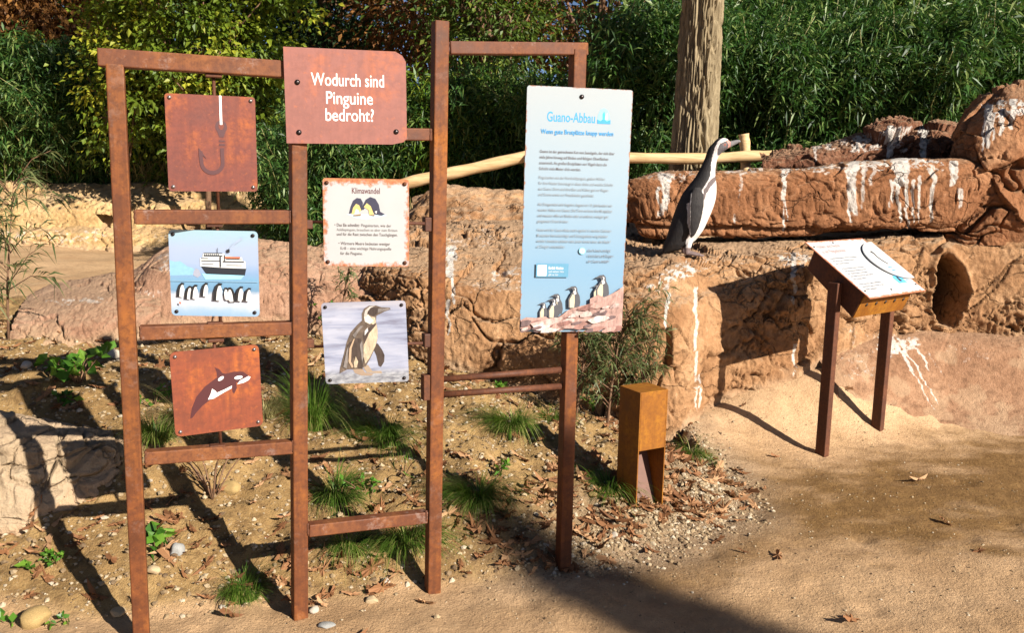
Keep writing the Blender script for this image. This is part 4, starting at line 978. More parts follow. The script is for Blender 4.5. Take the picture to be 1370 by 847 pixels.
# ================================================================== BOLLARD LIGHT
b0 = ground_hit(858, 676)
boll = thing('bollard_lamp', 'orange rusty steel bollard lamp with an open slot at its foot', 'lamp', (b0.x, b0.y + .07, gz(b0.x, b0.y + .07) - .03), None, (0, 0, .52))
bw, bd, bh = .155, .150, .55
tk = .006
def bplate(pts, name='panel', mat=CORTEN, ext=(0, 0, 0)):
    pass
MB().box((-bw / 2 + tk / 2, 0, bh / 2), (tk, bd, bh)).build('side_panel', CORTEN, boll, False, .0015)
MB().box((bw / 2 - tk / 2, 0, bh / 2), (tk, bd, bh)).build('side_panel', CORTEN, boll, False, .0015)
MB().box((0, bd / 2 - tk / 2, bh / 2), (bw - 2 * tk - .001, tk, bh - .001)).build('back_panel', CORTEN, boll, False, .0015)
MB().box((0, 0, bh - tk / 2 + .001), (bw + .001, bd + .001, tk)).build('lid', CORTEN, boll, False, .0015)
MB().box((0, -bd / 2 + tk / 2, bh * .755), (bw - 2 * tk - .001, tk, bh * .485)).build('front_panel', CORTEN, boll, False, .0015)
MB().box((0, 0, bh * .52), (bw - 2 * tk - .002, bd - 2 * tk - .002, tk)).build('soffit', CORTEN, boll, False, .001)
MB().bar((0, -bd / 2 + .045, 0.0), (0, bd / 2 - .012, bh * .50), bw - 2 * tk - .003, .004, (1, 0, 0)).build('reflector', mat_plain('pink_primed_steel', (.13, .055, .035), .6, .15, 30), boll)

# ================================================================== PENGUIN
ZS = .955 / (4.235 * FPX) * 5.62                    # metres per unit of the enlarged outline
prof = np.array([(104, 462, 492), (112, 446, 512), (130, 430, 521), (160, 404, 515), (190, 392, 478), (220, 384, 457), (260, 368, 449), (300, 350, 447), (340, 328, 451), (380, 298, 457), (430, 264, 459), (480, 242, 452), (540, 221, 434), (600, 204, 411), (650, 191, 388), (700, 177, 352), (730, 168, 318), (755, 162, 285), (772, 158, 225), (778, 160, 185)], float)
hw = np.interp(prof[:, 0], [104, 130, 160, 220, 300, 380, 450, 560, 650, 720, 755, 778], [14, 38, 44, 36, 44, 74, 90, 92, 84, 62, 38, 14])
zy = np.linspace(104, 778, 150)
bx = catmull(prof[:, 1:2], 400, 0)[:, 0]; fx = catmull(prof[:, 2:3], 400, 0)[:, 0]; yyp = catmull(prof[:, 0:1], 400, 0)[:, 0]
bx = np.interp(zy, yyp, bx); fx = np.interp(zy, yyp, fx); hh = np.interp(zy, prof[:, 0], hw)
th = np.linspace(0, 2 * math.pi, 64, endpoint=False)
cxp = (bx + fx) / 2; rx = (fx - bx) / 2
V = np.stack([cxp[:, None] + rx[:, None] * np.cos(th), hh[:, None] * np.sin(th), np.repeat(zy[:, None], 64, 1)], -1).reshape(-1, 3)
F = grid_faces(150, 64, True).tolist() + [list(range(64))[::-1], list(range(149 * 64, 150 * 64))]
pb = MB(); pb.add(V.tolist(), F)
def ell_tube(pts, ra, rb, n=16):
    """tapered flattened tube; pts in outline units (x, lateral, y)"""
    pts = np.array(pts, float); vs = []; 
    for i, p in enumerate(pts):
        d = pts[min(i + 1, len(pts) - 1)] - pts[max(i - 1, 0)]; d /= np.linalg.norm(d)
        s = np.array((0, 1.0, 0)); s = s - d * (s @ d); s /= np.linalg.norm(s); u = np.cross(d, s)
        vs += [tuple(p + u * ra[i] * math.cos(t) + s * rb[i] * math.sin(t)) for t in np.linspace(0, 2 * math.pi, n, endpoint=False)]
    m = len(pts)
    fs = [(i * n + k, i * n + (k + 1) % n, (i + 1) * n + (k + 1) % n, (i + 1) * n + k) for i in range(m - 1) for k in range(n)]
    pb.add(vs, fs + [tuple(reversed(range(n))), tuple((m - 1) * n + k for k in range(n))])
# bill, flippers, legs and webbed feet grow out of the one body surface
ell_tube([(490, 0, 140), (515, 0, 141), (540, 0, 133), (562, 0, 124), (578, 0, 121), (586, 0, 124)], [26, 20, 15, 12, 9, 4], [22, 16, 11, 9, 7, 3])
for sd_ in (-1, 1):
    ell_tube([(330, sd_ * 66, 395), (330, sd_ * 88, 430), (328, sd_ * 102, 490), (324, sd_ * 108, 560), (318, sd_ * 108, 620), (310, sd_ * 104, 660), (304, sd_ * 100, 678)], [20, 38, 42, 36, 27, 17, 6], [14, 13, 11, 10, 9, 8, 5])
    ell_tube([(305, sd_ * 40, 690), (300, sd_ * 46, 730), (296, sd_ * 48, 765), (298, sd_ * 48, 782)], [26, 22, 17, 14], [26, 22, 17, 14])
    for k in (-1, 0, 1):
        ell_tube([(292, sd_ * 48, 776), (330, sd_ * 48 + k * 13, 779), (370, sd_ * 48 + k * 24, 785), (398 - abs(k) * 8, sd_ * 48 + k * 30, 788)], [12, 11, 8, 4], [12, 13, 12, 5], 10)
tmp = bpy.data.objects.new('tmp', pb.mesh('tmp', [])); COL.objects.link(tmp)
mod = tmp.modifiers.new('r', 'REMESH'); mod.mode = 'VOXEL'; mod.voxel_size = 3.2
sm = tmp.modifiers.new('s', 'SMOOTH'); sm.factor = .5; sm.iterations = 4
dg = bpy.context.evaluated_depsgraph_get()
me = bpy.data.meshes.new_from_object(tmp.evaluated_get(dg)); bpy.data.objects.remove(tmp)
n = len(me.vertices); Vp = np.empty(n * 3, np.float32); me.vertices.foreach_get('co', Vp); Vp = Vp.reshape(-1, 3).astype(float)
def inside(L, x, y):
    r = np.zeros(x.shape, bool)
    for i in range(len(L)):
        (x1, y1), (x2, y2) = L[i], L[i - 1]
        r ^= ((y1 > y) != (y2 > y)) & (x < (x2 - x1) * (y - y1) / (y2 - y1 + 1e-9) + x1)
    return r
X, Lt, Y = Vp[:, 0], np.abs(Vp[:, 1]), Vp[:, 2]
wob = 3 * perlin(Vp * .06); Xw = X + wob; Yw = Y + 3 * perlin(Vp * .06 + 9)
colr = np.tile(np.array((.011, .010, .011)), (n, 1))
def paint(L, c): colr[inside(L, Xw, Yw)] = c
paint([(370, 400), (440, 340), (500, 340), (500, 440), (470, 560), (410, 680), (350, 760), (300, 760), (316, 690), (345, 620), (362, 560), (370, 480)], (.74, .70, .66))
paint([(448, 205), (500, 200), (500, 345), (440, 345), (405, 380), (398, 350), (412, 300), (416, 240)], (.70, .64, .62))
paint([(362, 445), (370, 398), (410, 345), (450, 318), (500, 318), (500, 350), (446, 350), (405, 392), (382, 430), (372, 470)], (.13, .10, .10))
paint([(352, 440), (362, 398), (398, 345), (410, 345), (371, 398), (364, 445), (366, 500), (356, 500)], (.62, .56, .54))
paint([(505, 104), (472, 104), (446, 128), (430, 165), (418, 205), (412, 262), (424, 262), (447, 215), (444, 170), (456, 142), (480, 126), (512, 120)], (.68, .62, .60))
paint([(456, 145), (480, 128), (500, 128), (510, 165), (482, 196), (455, 204), (444, 182)], (.10, .09, .10))
paint([(490, 116), (512, 116), (528, 126), (530, 165), (506, 168), (512, 142), (500, 128)], (.55, .26, .22))
paint([(276, 486), (292, 476), (296, 600), (318, 690), (326, 745), (284, 745), (286, 690), (300, 655), (284, 600)], (.66, .62, .60))
paint([(468, 138), (490, 128), (503, 140), (496, 150), (478, 148)], (.12, .10, .10))
bill = X > 526; colr[bill & (Y < 175)] = (.20, .19, .19); colr[(X > 545) & (Y < 150) & (np.abs(Vp[:, 2] - np.interp(X, [540, 586], [134, 123])) < 1.6)] = (.1, .1, .1)
hb = np.interp(Y, zy, hh); fb = np.interp(Y, zy, cxp); rr = np.interp(Y, zy, rx)
outb = ((X - fb) / np.maximum(rr, 1)) ** 2 + (Lt / np.maximum(hb, 1)) ** 2 > 1.10
flip_ = outb & (Y > 400) & (Y < 690) & (Lt > 60); colr[flip_] = (.012, .010, .011)
colr[flip_ & (X < np.interp(Y, [430, 490, 560, 620, 680], [298, 292, 294, 296, 302]))] = (.45, .42, .41)
colr[(Y > 742) & (X > 262) & (Lt > 18)] = (.20, .145, .14)
ext = np.hypot(X - 487, Y - 143) < 6.5; colr[ext & (Y < 200)] = (.45, .12, .08); colr[(np.hypot(X - 487, Y - 143) < 3.8)] = (.01, .01, .01)
foot_px = (905, 333); p0 = at(906, 334, 5.62)
Wv = np.stack([(X - 300) * ZS, -Vp[:, 1] * ZS, (790 - Y) * ZS], -1)
me.vertices.foreach_set('co', Wv.astype(np.float32).ravel())
a = me.attributes.new('plumage', 'FLOAT_COLOR', 'POINT'); a.data.foreach_set('color', np.concatenate([colr, np.ones((n, 1))], 1).astype(np.float32).ravel())
t = NT('penguin_plumage'); nz = t.noise(110, 4, .7, 0, (1, 1, .4)); n4 = t.noise(18, 4, .6)
cp = t.attr('plumage').outputs['Color']
me.materials.clear(); me.materials.append(t.done(t.mix(t.ramp(n4, [(.45, 0.0), (.7, .18)]), t.mix(t.ramp(nz, [(.3, .4), (.6, 0.0)]), cp, (.040, .034, .032)), (.055, .043, .037)), .7, t.bump(nz, .6, .006), Specular_IOR_Level=.35))
shade(me, True); me.flip_normals() if False else None
peng = link('penguin', me); tag(peng, 'black and white penguin standing on the rock wall with its bill raised', 'penguin')
# stand it on the rock below it
dg = bpy.context.evaluated_depsgraph_get()
def rock_top(x, y, o=rock_wall):
    ok, h, nn, _ = o.ray_cast(Vector((x, y, 5)), Vector((0, 0, -1))); return h.z if ok else None
px0, py0 = at(906, 334, 5.62).x, 5.62
peng.location = (at(918, 334, 5.62).x, 5.62, (rock_top(at(918, 334, 5.62).x, 5.62) or 1.08) + .002)
print('penguin z', peng.location.z, 'want', at(921, 334, 5.62).z)

# ================================================================== FOLIAGE HELPERS
def unit(A): return A / (np.linalg.norm(A, axis=-1, keepdims=True) + 1e-9)
def leaf_arrays(C, D, L, Wd, rng, fold=.25, droop=.15):
    """pointed leaves: bases C, directions D, lengths, widths -> vertices, quads, tint"""
    n = len(C); D = unit(D); up = np.array((0, 0, 1.0)) + .6 * rng.normal(size=(n, 3))
    S = unit(np.cross(D, up)); Nn = np.cross(S, D)
    mid = C + D * (L * .45)[:, None]
    tip = C + D * L[:, None] - np.array((0, 0, 1.0)) * (L * droop)[:, None]
    a = mid + S * (Wd / 2)[:, None] + Nn * (Wd * fold)[:, None]; b = mid - S * (Wd / 2)[:, None] + Nn * (Wd * fold)[:, None]
    V = np.stack([C, a, tip, b], 1).reshape(-1, 3)
    F = np.arange(4 * n).reshape(n, 4)
    return V, F, np.repeat(rng.random(n), 4)
def leaf_mesh(name, parts, mat):
    V = np.concatenate([p[0] for p in parts]); off = np.cumsum([0] + [len(p[0]) for p in parts[:-1]])
    F = np.concatenate([p[1] + o for p, o in zip(parts, off)]); T = np.concatenate([p[2] for p in parts])
    return fast_mesh(name, V, F, [mat], False, {'tint': T})
def clump_leaves(cent, rad, n_cl, n_lf, L, Wd, rng, droop=.2, shell=.55, cl_r=.28, tint_cl=.5, gap=None):
    """crown: clusters of leaves through an uneven ellipsoid"""
    U = unit(rng.normal(size=(n_cl, 3))); R = rng.uniform(shell, 1.0, n_cl) ** .7
    bump = 1 + .35 * fbm(U, 1.6, 3, rng.uniform(0, 50))
    CC = np.array(cent) + U * (R * bump)[:, None] * np.array(rad)
    k = np.repeat(np.arange(n_cl), n_lf)
    sz = rng.uniform(.5, 1.3, n_cl) * cl_r
    C = CC[k] + rng.normal(size=(len(k), 3)) * (sz[k, None] * np.array((1, 1, .6)))
    D = unit(C - CC[k]) * .7 + unit(C - np.array(cent)) * .5 + rng.normal(size=(len(k), 3)) * .5 + np.array((0, 0, -.25))
    V, F, T = leaf_arrays(C, D, rng.uniform(.7, 1.3, len(k)) * L, rng.uniform(.7, 1.3, len(k)) * Wd, rng, .2, droop)
    tc_ = rng.random(n_cl)
    T = np.clip(np.repeat(tc_[k], 4) * tint_cl + T * (1 - tint_cl), 0, 1)
    return (V, F, T), CC

# ------------------------------------------------------------------ bamboo
def bamboo_variant(seed, h, mat):
    rng = np.random.default_rng(seed); culms = []; parts = []
    mb = MB()
    for k in range(13):
        b = np.array((rng.uniform(-.55, .55), rng.uniform(-.35, .35), 0)); lean = np.array((rng.normal() * .22, rng.normal() * .2 - .12, 1.0)); hh_ = h * rng.uniform(.75, 1.08)
        pts = [b + lean * hh_ * s + np.array((rng.normal() * .1, -.25, -.1)) * s ** 2.5 * hh_ * .35 for s in np.linspace(0, 1, 7)]
        mb.tube(pts, list(np.linspace(.014, .004, 7)), 5); culms.append(np.array(pts))
        n = int(135 * h)
        s = rng.uniform(.06, 1.0, n) * 6; i = np.minimum(s.astype(int), 5); f = (s - i)[:, None]
        node = culms[-1][i] * (1 - f) + culms[-1][i + 1] * f
        node = node[fbm(node + 3.1 * seed, 2.0, 2) > -.22]; n = len(node)
        ang = rng.uniform(0, 2 * math.pi, n); out = np.stack([np.cos(ang), np.sin(ang) - .25, rng.uniform(-.25, .55, n)], -1)
        tl = rng.uniform(.08, .42, n); tip = node + unit(out) * tl[:, None]
        kk = np.repeat(np.arange(n), 5); m = len(kk)
        C = tip[kk] + rng.normal(size=(m, 3)) * .045
        D = unit(out)[kk] * .6 + rng.normal(size=(m, 3)) * .8 + np.array((0, 0, -.22))
        parts.append(leaf_arrays(C, D, rng.uniform(.09, .20, m), rng.uniform(.018, .036, m), rng, .15, .22))
    return leaf_mesh('foliage', parts, mat), mb.mesh('culm', [CULM], True)
BV = [bamboo_variant(11, 2.7, LEAF_BAMBOO), bamboo_variant(12, 2.5, LEAF_BAMBOO), bamboo_variant(13, 1.9, LEAF_BAMBOO2), bamboo_variant(14, 2.1, LEAF_BAMBOO)]
rb = random.Random(21)
def bamboo(px, D, v, sc, z=None, label=None, group=None):
    p = at(px, 222, D); zz = gz(p.x, D) if z is None else z
    o = thing('bamboo', label, 'bamboo', (p.x, D, zz - .05), group, (0, 0, rb.uniform(-.5, .5)))
    o.scale = (sc * rb.uniform(.9, 1.1),) * 2 + (sc,)
    link('foliage', BV[v][0], o); link('culms', BV[v][1], o)
ORD = ['first', 'second', 'third', 'fourth', 'fifth', 'sixth', 'seventh', 'eighth', 'ninth', 'tenth', 'eleventh', 'twelfth', 'thirteenth']
for i in range(13):
    bamboo(868 + i * 46, 9.65 + .35 * (i % 2) + rb.uniform(-.15, .1), i % 2, .78 + rb.uniform(-.06, .08), None, 'dark green bamboo clump, %s from the left in the front row by the trunk' % ORD[i], 'bamboo hedge on the right')
for i in range(7):
    bamboo(905 + i * 84, 10.9, i % 2, .94 + rb.uniform(-.06, .06), None, 'taller bamboo clump, %s from the trunk in the back row on the right' % ORD[i], 'back row of bamboo on the right')
for i in range(11):
    bamboo(415 + i * 43, 11.0 + .4 * (i % 2), 2 if i in (3, 4, 5, 9) else 3, .74 + rb.uniform(-.10, .12), None, 'bamboo clump, %s from the left in the hedge between the title plate and the trunk' % ORD[i], 'bamboo hedge in the middle')
for i in range(12):
    bamboo(-40 + i * 42, 15.2 + .4 * (i % 2), 3 if i % 3 else 2, (1.12 if i < 4 else .95) + rb.uniform(-.05, .1), None, 'bamboo clump, %s from the left in the hedge above the sandy embankment' % ORD[i], 'bamboo hedge on the left')

# ------------------------------------------------------------------ trees and shrubs behind the hedge
def tree(name, label, cat, px, D, zc, rad, n_cl, n_lf, L, Wd, mat, seed, trunk_r=.09, cl=.35, shell=.35, tint=.5):
    rng = np.random.default_rng(seed); p = at(px, 222, D); z0 = gz(p.x, D)
    o = thing(name, label, cat, (p.x, D, z0))
    parts, CC = clump_leaves((0, 0, zc - z0), rad, n_cl, n_lf, L, Wd, rng, .15, shell, cl, tint)
    link('crown', leaf_mesh('crown', [parts], mat), o)
    mb = MB(); top = zc - z0
    mb.tube([(0, 0, -.1), (.03, .02, top * .4), (-.03, 0, top * .8), (0, 0, top + rad[2] * .5)], [trunk_r, trunk_r * .8, trunk_r * .6, trunk_r * .2], 8)
    for c_ in CC[::max(1, len(CC) // 26)]:
        s = rng.uniform(.3, .8); mb.tube([(0, 0, top * s), tuple(np.array((0, 0, top * s)) * .5 + c_ * .5 + np.array((0, 0, .1))), tuple(c_)], [trunk_r * .45, trunk_r * .25, .006], 5)
    mb.build('trunk', BARK_TWIG, o, True)
    return o
tree('shrub', 'yellow-green shrub above the hook plate', 'shrub', 275, 13.2, 3.55, (1.45, 1.0, 1.8), 200, 70, .085, .065, LEAF_YELLOW, 31, .05, .17, .25, .7)
tree('shrub', 'yellow-green shrub beside the top left frame corner', 'shrub', 168, 13.8, 3.0, (.6, .6, 1.5), 60, 60, .085, .06, LEAF_YELLOW, 32, .04, .17, .25, .7)
tree('tree', 'rust-brown autumn tree left of the yellow shrub', 'tree', 60, 17.0, 4.4, (2.3, 1.4, 1.0), 150, 50, .13, .075, LEAF_BROWN, 33, .10, .32)
tree('tree', 'brown autumn tree behind the tall steel post', 'tree', 590, 15.5, 4.6, (2.2, 1.5, 1.9), 120, 56, .10, .06, LEAF_BROWN, 34, .12, .32)
tree('tree', 'brown autumn tree between the blue panel and the trunk', 'tree', 800, 14.5, 4.2, (1.9, 1.4, 1.9), 120, 56, .10, .055, LEAF_BROWN, 35, .12, .30)
tree('tree', 'green tree behind the tall steel post top', 'tree', 655, 13.6, 3.9, (1.0, .8, 1.3), 90, 56, .10, .05, LEAF_OLIVE, 44, .08, .24)
tree('tree', 'dark green tree above the title plate', 'tree', 440, 16.5, 4.6, (1.5, 1.3, 2.0), 210, 60, .10, .06, LEAF_DARK, 36, .12, .32)
tree('tree', 'dark green tree in the top left corner', 'tree', 20, 19.0, 5.4, (2.6, 1.6, 2.0), 240, 60, .12, .07, LEAF_DARK, 37, .13, .42)
tree('tree', 'olive green tree at the top right', 'tree', 1290, 12.4, 4.3, (2.1, 1.2, 1.1), 170, 50, .12, .065, LEAF_OLIVE, 38, .12, .30)
tree('tree', 'olive green tree just right of the trunk top', 'tree', 1060, 12.6, 4.3, (1.6, 1.1, 1.2), 130, 50, .12, .065, LEAF_OLIVE, 39, .12, .30)
# the wood that closes the view
rng = np.random.default_rng(50); n = 42000
C = np.stack([rng.uniform(-26, 26, n), rng.uniform(21, 27, n), rng.uniform(.6, 8.2, n)], -1)
keep = fbm(C, .28, 3) + .15 * fbm(C, 1.1, 2) > -.30 + .35 * sstep(4.6, 7.6, C[:, 2]); C = C[keep]; n = len(C)
wood = link('distant_wood', leaf_mesh('distant_wood', [leaf_arrays(C, rng.normal(size=(n, 3)) + np.array((0, -.3, -.4)), rng.uniform(.25, .5, n), rng.uniform(.14, .3, n), rng, .2, .2)], LEAF_DARK))
tag(wood, 'dark mass of woodland far behind the hedge', 'wood', None, 'stuff')

# ------------------------------------------------------------------ big trunk
pt = at(926, 222, 8.35); z0 = gz(pt.x, 8.35)
tt_ = thing('tree', 'large tree with thick furrowed bark behind the penguin', 'tree', (pt.x, 8.35, z0))
nz_, na = 420, 200
zz = np.linspace(-.2, 7.5, nz_); aa = np.linspace(0, 2 * math.pi, na, endpoint=False)
rad_ = .203 + .09 * np.exp(-(zz + .1) / .35) - .008 * zz
Pb = np.stack([np.cos(aa)[None] * rad_[:, None] + .012 * zz[:, None], np.sin(aa)[None] * rad_[:, None], np.repeat(zz[:, None], na, 1)], -1)
A3 = np.stack([np.cos(aa)[None] * np.ones((nz_, 1)) * 4.2, np.sin(aa)[None] * np.ones((nz_, 1)) * 4.2, zz[:, None] * 2.0 * np.ones((1, na))], -1)
A3 = A3 + .35 * fbm(A3, 1.0, 2)[..., None]
f1, f2, idc = vor(A3 * np.array((1.9, 1.9, 1.0)))
dd = -.040 * (1 - sstep(.0, .32, f2 - f1)) + .012 * (idc - .5) + .008 * fbm(A3, 4, 3)
Pb[..., :2] += dd[..., None] * np.stack([np.cos(aa)[None] * np.ones((nz_, 1)), np.sin(aa)[None] * np.ones((nz_, 1))], -1)
t = NT('furrowed_bark'); nb = t.noise(9, 6, .7, .3, (2.5, 2.5, .5)); nb2 = t.noise(60, 4, .7, 0, (1, 1, .4))
c = t.ramp(nb, [(.3, (.13, .095, .057)), (.5, (.24, .185, .11)), (.7, (.35, .28, .175))])
BARK = t.done(c, .9, t.bump(nb2, .5, .01, t.bump(nb, .5, .03)), Specular_IOR_Level=.15)
link('trunk', fast_mesh('trunk', Pb.reshape(-1, 3), grid_faces(nz_, na, True), [BARK], True), tt_)
rng = np.random.default_rng(61)
parts, CC = clump_leaves((.2, .2, 8.0), (2.2, 2.0, 1.7), 150, 50, .12, .08, rng, .15, .3, .4, .5)
link('crown', leaf_mesh('crown', [parts], LEAF_OLIVE), tt_)
mb = MB()
for c_ in CC[::6]: mb.tube([(.09, 0, 6.6), (c_[0] * .5, c_[1] * .5, 6.9 + (c_[2] - 6.9) * .4), tuple(c_)], [.10, .05, .01], 6)
mb.build('limbs', BARK, tt_, True)

# unseen slim tree, added behind the camera and shaped to shade the path
ct = thing('shadow_caster_tree', 'unseen slim columnar tree added to cast the path shadow', 'tree', (10.85, -6.5, 0))
rng = np.random.default_rng(62)
n = 9000; zl = rng.uniform(.8, 8.1, n); rl = np.interp(zl, [.8, 1.6, 6.6, 7.5, 8.1], [.12, .22, .24, .17, .03]) * np.sqrt(rng.random(n)); al = rng.uniform(0, 2 * math.pi, n)
C = np.stack([rl * np.cos(al), rl * np.sin(al), zl], -1)
link('crown', leaf_mesh('crown', [leaf_arrays(C, C * np.array((3, 3, 0)) + np.array((0, 0, .8)) + rng.normal(size=(n, 3)) * .3, rng.uniform(.09, .16, n), rng.uniform(.03, .05, n), rng, .2, 0)], LEAF_DARK), ct)
MB().tube([(0, 0, -.1), (0, 0, 4), (.02, 0, 7.8)], [.09, .06, .01], 8).build('trunk', BARK_TWIG, ct, True)

# ------------------------------------------------------------------ wooden rail
t = NT('peeled_pole_wood'); nb = t.noise(14, 5, .6, .2, (.35, 3, 3)); 
WOOD = t.done(t.ramp(nb, [(.3, (.42, .25, .11)), (.5, (.56, .37, .18)), (.7, (.66, .47, .26))]), .65, t.bump(nb, .3, .006))
rf = at(860, 222, 8.0)
fence = thing('rail_fence', 'peeled wooden pole rail with a short post behind the boulders', 'fence', (at(997, 222, 8.05).x, 8.05, gz(at(997, 222, 8.05).x, 8.05)))
def fpts(L): return [tuple(at(*p) - fence.location) for p in L]
def rnd_pole(pts, r, name):
    C_ = catmull(np.array(pts), 24, 0); MB().tube([tuple(c) for c in C_], [r * (1 + .06 * math.sin(i * 1.1)) for i in range(24)], 14).build(name, WOOD, fence, True)
rnd_pole(fpts([(500, 258, 8.0), (560, 241, 8.0), (630, 226, 8.0), (712, 207, 8.0)]), .052, 'rail')
rnd_pole(fpts([(704, 213, 7.95), (770, 209, 7.95), (850, 211, 7.95), (940, 212, 7.95), (1000, 209, 7.95), (1036, 208, 7.95)]), .047, 'rail')
rnd_pole(fpts([(1000, 262, 8.05), (998, 230, 8.05), (997, 200, 8.05), (995, 179, 8.05)]), .047, 'post')
rnd_pole(fpts([(708, 280, 8.06), (708, 250, 8.06), (708, 225, 8.06), (708, 202, 8.06)]), .047, 'post')

# ================================================================== PLANTS ON THE BANK
def tuft(px, py, h, n, seed, label, dry=.15, spread=.5, droop=.75, mat=None):
    rng = np.random.default_rng(seed); p = ground_hit(px, py); 
    V = []; F = []; T = []
    n = int(n * 2.4); l_a = rng.uniform(0, 2 * math.pi); l_x, l_y = .45 * math.cos(l_a), .45 * math.sin(l_a)
    for k in range(n):
        a = rng.uniform(0, 2 * math.pi); r0 = .06 * math.sqrt(rng.random()); hh_ = 1.5 * h * rng.uniform(.35, 1.0) * (1 + .3 * math.cos(a * 2 + seed)) * (1.25 if rng.random() < .06 else 1); o = rng.uniform(.25, 1.0) * min(1, spread * 1.25)
        d = np.array((math.cos(a) + .1 + l_x, math.sin(a) - .5 + l_y, 0)) + rng.normal(size=3) * np.array((.15, .15, 0)); d /= np.linalg.norm(d) * 1.0
        w = rng.uniform(.0009, .0019); sd = np.array((-d[1], d[0], 0)) * w
        base = np.array((r0 * math.cos(a), r0 * math.sin(a), -.02)); tn = rng.random() * .68 + (.32 if rng.random() < dry else 0); old = rng.random() < .12 + .25 * dry; tn = .9 + .1 * rng.random() if old else tn; hh_ = hh_ * .8 if old else hh_; b = len(V)
        dr = droop * rng.uniform(.75, 1.35) + (.12 if old else 0)
        for j, s in enumerate((0, .25, .5, .72, .88, 1.0)):
            q = base + d * hh_ * o * (s ** 1.25) * .85 + np.array((0, 0, hh_ * (.80 * s - dr * s ** 2.1 * (.35 + .65 * o))))
            ww = (1 - s) ** .6 if j < 5 else .05
            V += [q - sd * ww, q + sd * ww]; T += [tn, tn]
            if j: F.append((b + 2 * j - 2, b + 2 * j - 1, b + 2 * j + 1, b + 2 * j))
    o = link('grass_tuft', fast_mesh('grass_tuft', V, F, [mat or LEAF_GRASS], True, {'tint': T}), None, (p.x, p.y, gz(p.x, p.y)))
    return tag(o, label, 'grass', 'grass tufts on the bank')
tuft(512, 588, .26, 520, 1, 'large drooping grass tuft in the shadow below the penguin photograph', .1, .8)
tuft(418, 570, .40, 420, 2, 'tall dark grass tuft beside the second post, left of the penguin photograph', .05, .55)
tuft(452, 668, .22, 420, 3, 'grass tuft just right of the second post above the bottom rail', .2, .7)
tuft(470, 735, .18, 240, 4, 'sparse grass tuft under the bottom rail near the second post', .4, .8)
tuft(545, 728, .22, 420, 5, 'grass tuft behind the foot of the third post', .25, .8)
tuft(637, 672, .24, 480, 6, 'arching grass tuft alone between the third and fourth posts', .25, .75)
tuft(683, 575, .24, 420, 7, 'grass tuft under the two thin pipes', .2, .75)
tuft(812, 658, .17, 300, 8, 'dark grass tuft at the left foot of the bollard', .1, .8)
tuft(926, 608, .16, 300, 9, 'light grass tuft right of the bollard', .4, .9)
tuft(326, 798, .17, 340, 10, 'small round grass tuft below the orca plate near the path', .1, .5)
tuft(212, 590, .26, 300, 11, 'grey-green grass tuft between the first post and the orca plate', .5, .6)
tuft(355, 555, .20, 220, 12, 'dry grass tuft right of the orca plate', .9, .7, .6, LEAF_STRAW)
tuft(250, 572, .24, 220, 13, 'dry grass tuft behind the orca plate', .8, .7, .6, LEAF_STRAW)
tuft(740, 560, .16, 200, 14, 'thin grass tuft left of the fourth post above the bollard shadow', .5, .9)

def herb(px, py, n, leaf, h, seed, label, mat=LEAF_HERB, wd=.6, spread=1.0, D=None, stems=None, cat='plant', name='leafy_plant', droop=.2, twig=BARK_TWIG, z=None, lean=(0, 0)):
    """stems carrying leaves"""
    rng = np.random.default_rng(seed); p = ground_hit(px, py) if D is None else at(px, py, D)
    zz_ = gz(p.x, p.y) if z is None else z
    o = thing(name, label, cat, (p.x, p.y, zz_))
    mb = MB(); Cc = []; Dd = []; stems = stems or max(3, n // 7)
    for k in range(stems):
        a = rng.uniform(0, 2 * math.pi); rr_ = rng.uniform(.25, 1) * spread * h
        tip = np.array((math.cos(a) * rr_ + lean[0], math.sin(a) * rr_ + lean[1], h * rng.uniform(.55, 1.1)))
        pts = [np.array((0, 0, -.03)) + tip * s + np.array((0, 0, .18 * h * math.sin(math.pi * s))) for s in np.linspace(0, 1, 6)]
        mb.tube([tuple(q) for q in pts], list(np.linspace(.004 * (h / .2) ** .5, .0012, 6)), 5)
        m = max(1, n // stems)
        s = rng.uniform(.3, 1.0, m) * 5; i = np.minimum(s.astype(int), 4); f = (s - i)[:, None]; P_ = np.array(pts)
        Cc.append(P_[i] * (1 - f) + P_[i + 1] * f); Dd.append(unit(rng.normal(size=(m, 3)) + unit(tip) * .9 + np.array((0, 0, .1))))
    Cc = np.concatenate(Cc); Dd = np.concatenate(Dd); m = len(Cc)
    mb.build('stems', twig, o, True)
    link('foliage', leaf_mesh('foliage', [leaf_arrays(Cc, Dd, rng.uniform(.6, 1.2, m) * leaf, rng.uniform(.6, 1.2, m) * leaf * wd, rng, .12, droop)], mat), o)
    return o
herb(105, 512, 70, .075, .17, 1, 'broad-leaved green plant in the shadow of the frame on the left', wd=.75)
herb(85, 545, 26, .045, .08, 2, 'small broad-leaved seedling above the pale plaster rock')
herb(208, 738, 34, .070, .10, 3, 'bright broad-leaved plant behind the first post near the grey stone', wd=.7)
herb(78, 752, 60, .030, .06, 4, 'low small-leaved plant at the foot of the pale plaster rock')
herb(40, 758, 10, .055, .05, 5, 'bright green seedling at the shadow of the first post')
herb(12, 838, 12, .050, .06, 6, 'green seedling in the lower left corner')
herb(85, 836, 18, .030, .05, 7, 'tiny green weed near the lower left corner')
herb(494, 672, 50, .035, .13, 8, 'fresh small-leaved weed beside the grass tuft under the penguin photograph')
herb(664, 640, 24, .040, .09, 9, 'bright green weed right of the lone arching grass tuft')
herb(668, 530, 26, .050, .08, 10, 'bright green weed behind the two thin pipes')
herb(800, 556, 60, .040, .14, 11, 'bright green leafy weed left of the bollard top')
herb(440, 385, 40, .040, .22, 12, 'green weed on brown stalks below the Klimawandel plate', D=5.4, z=.55)
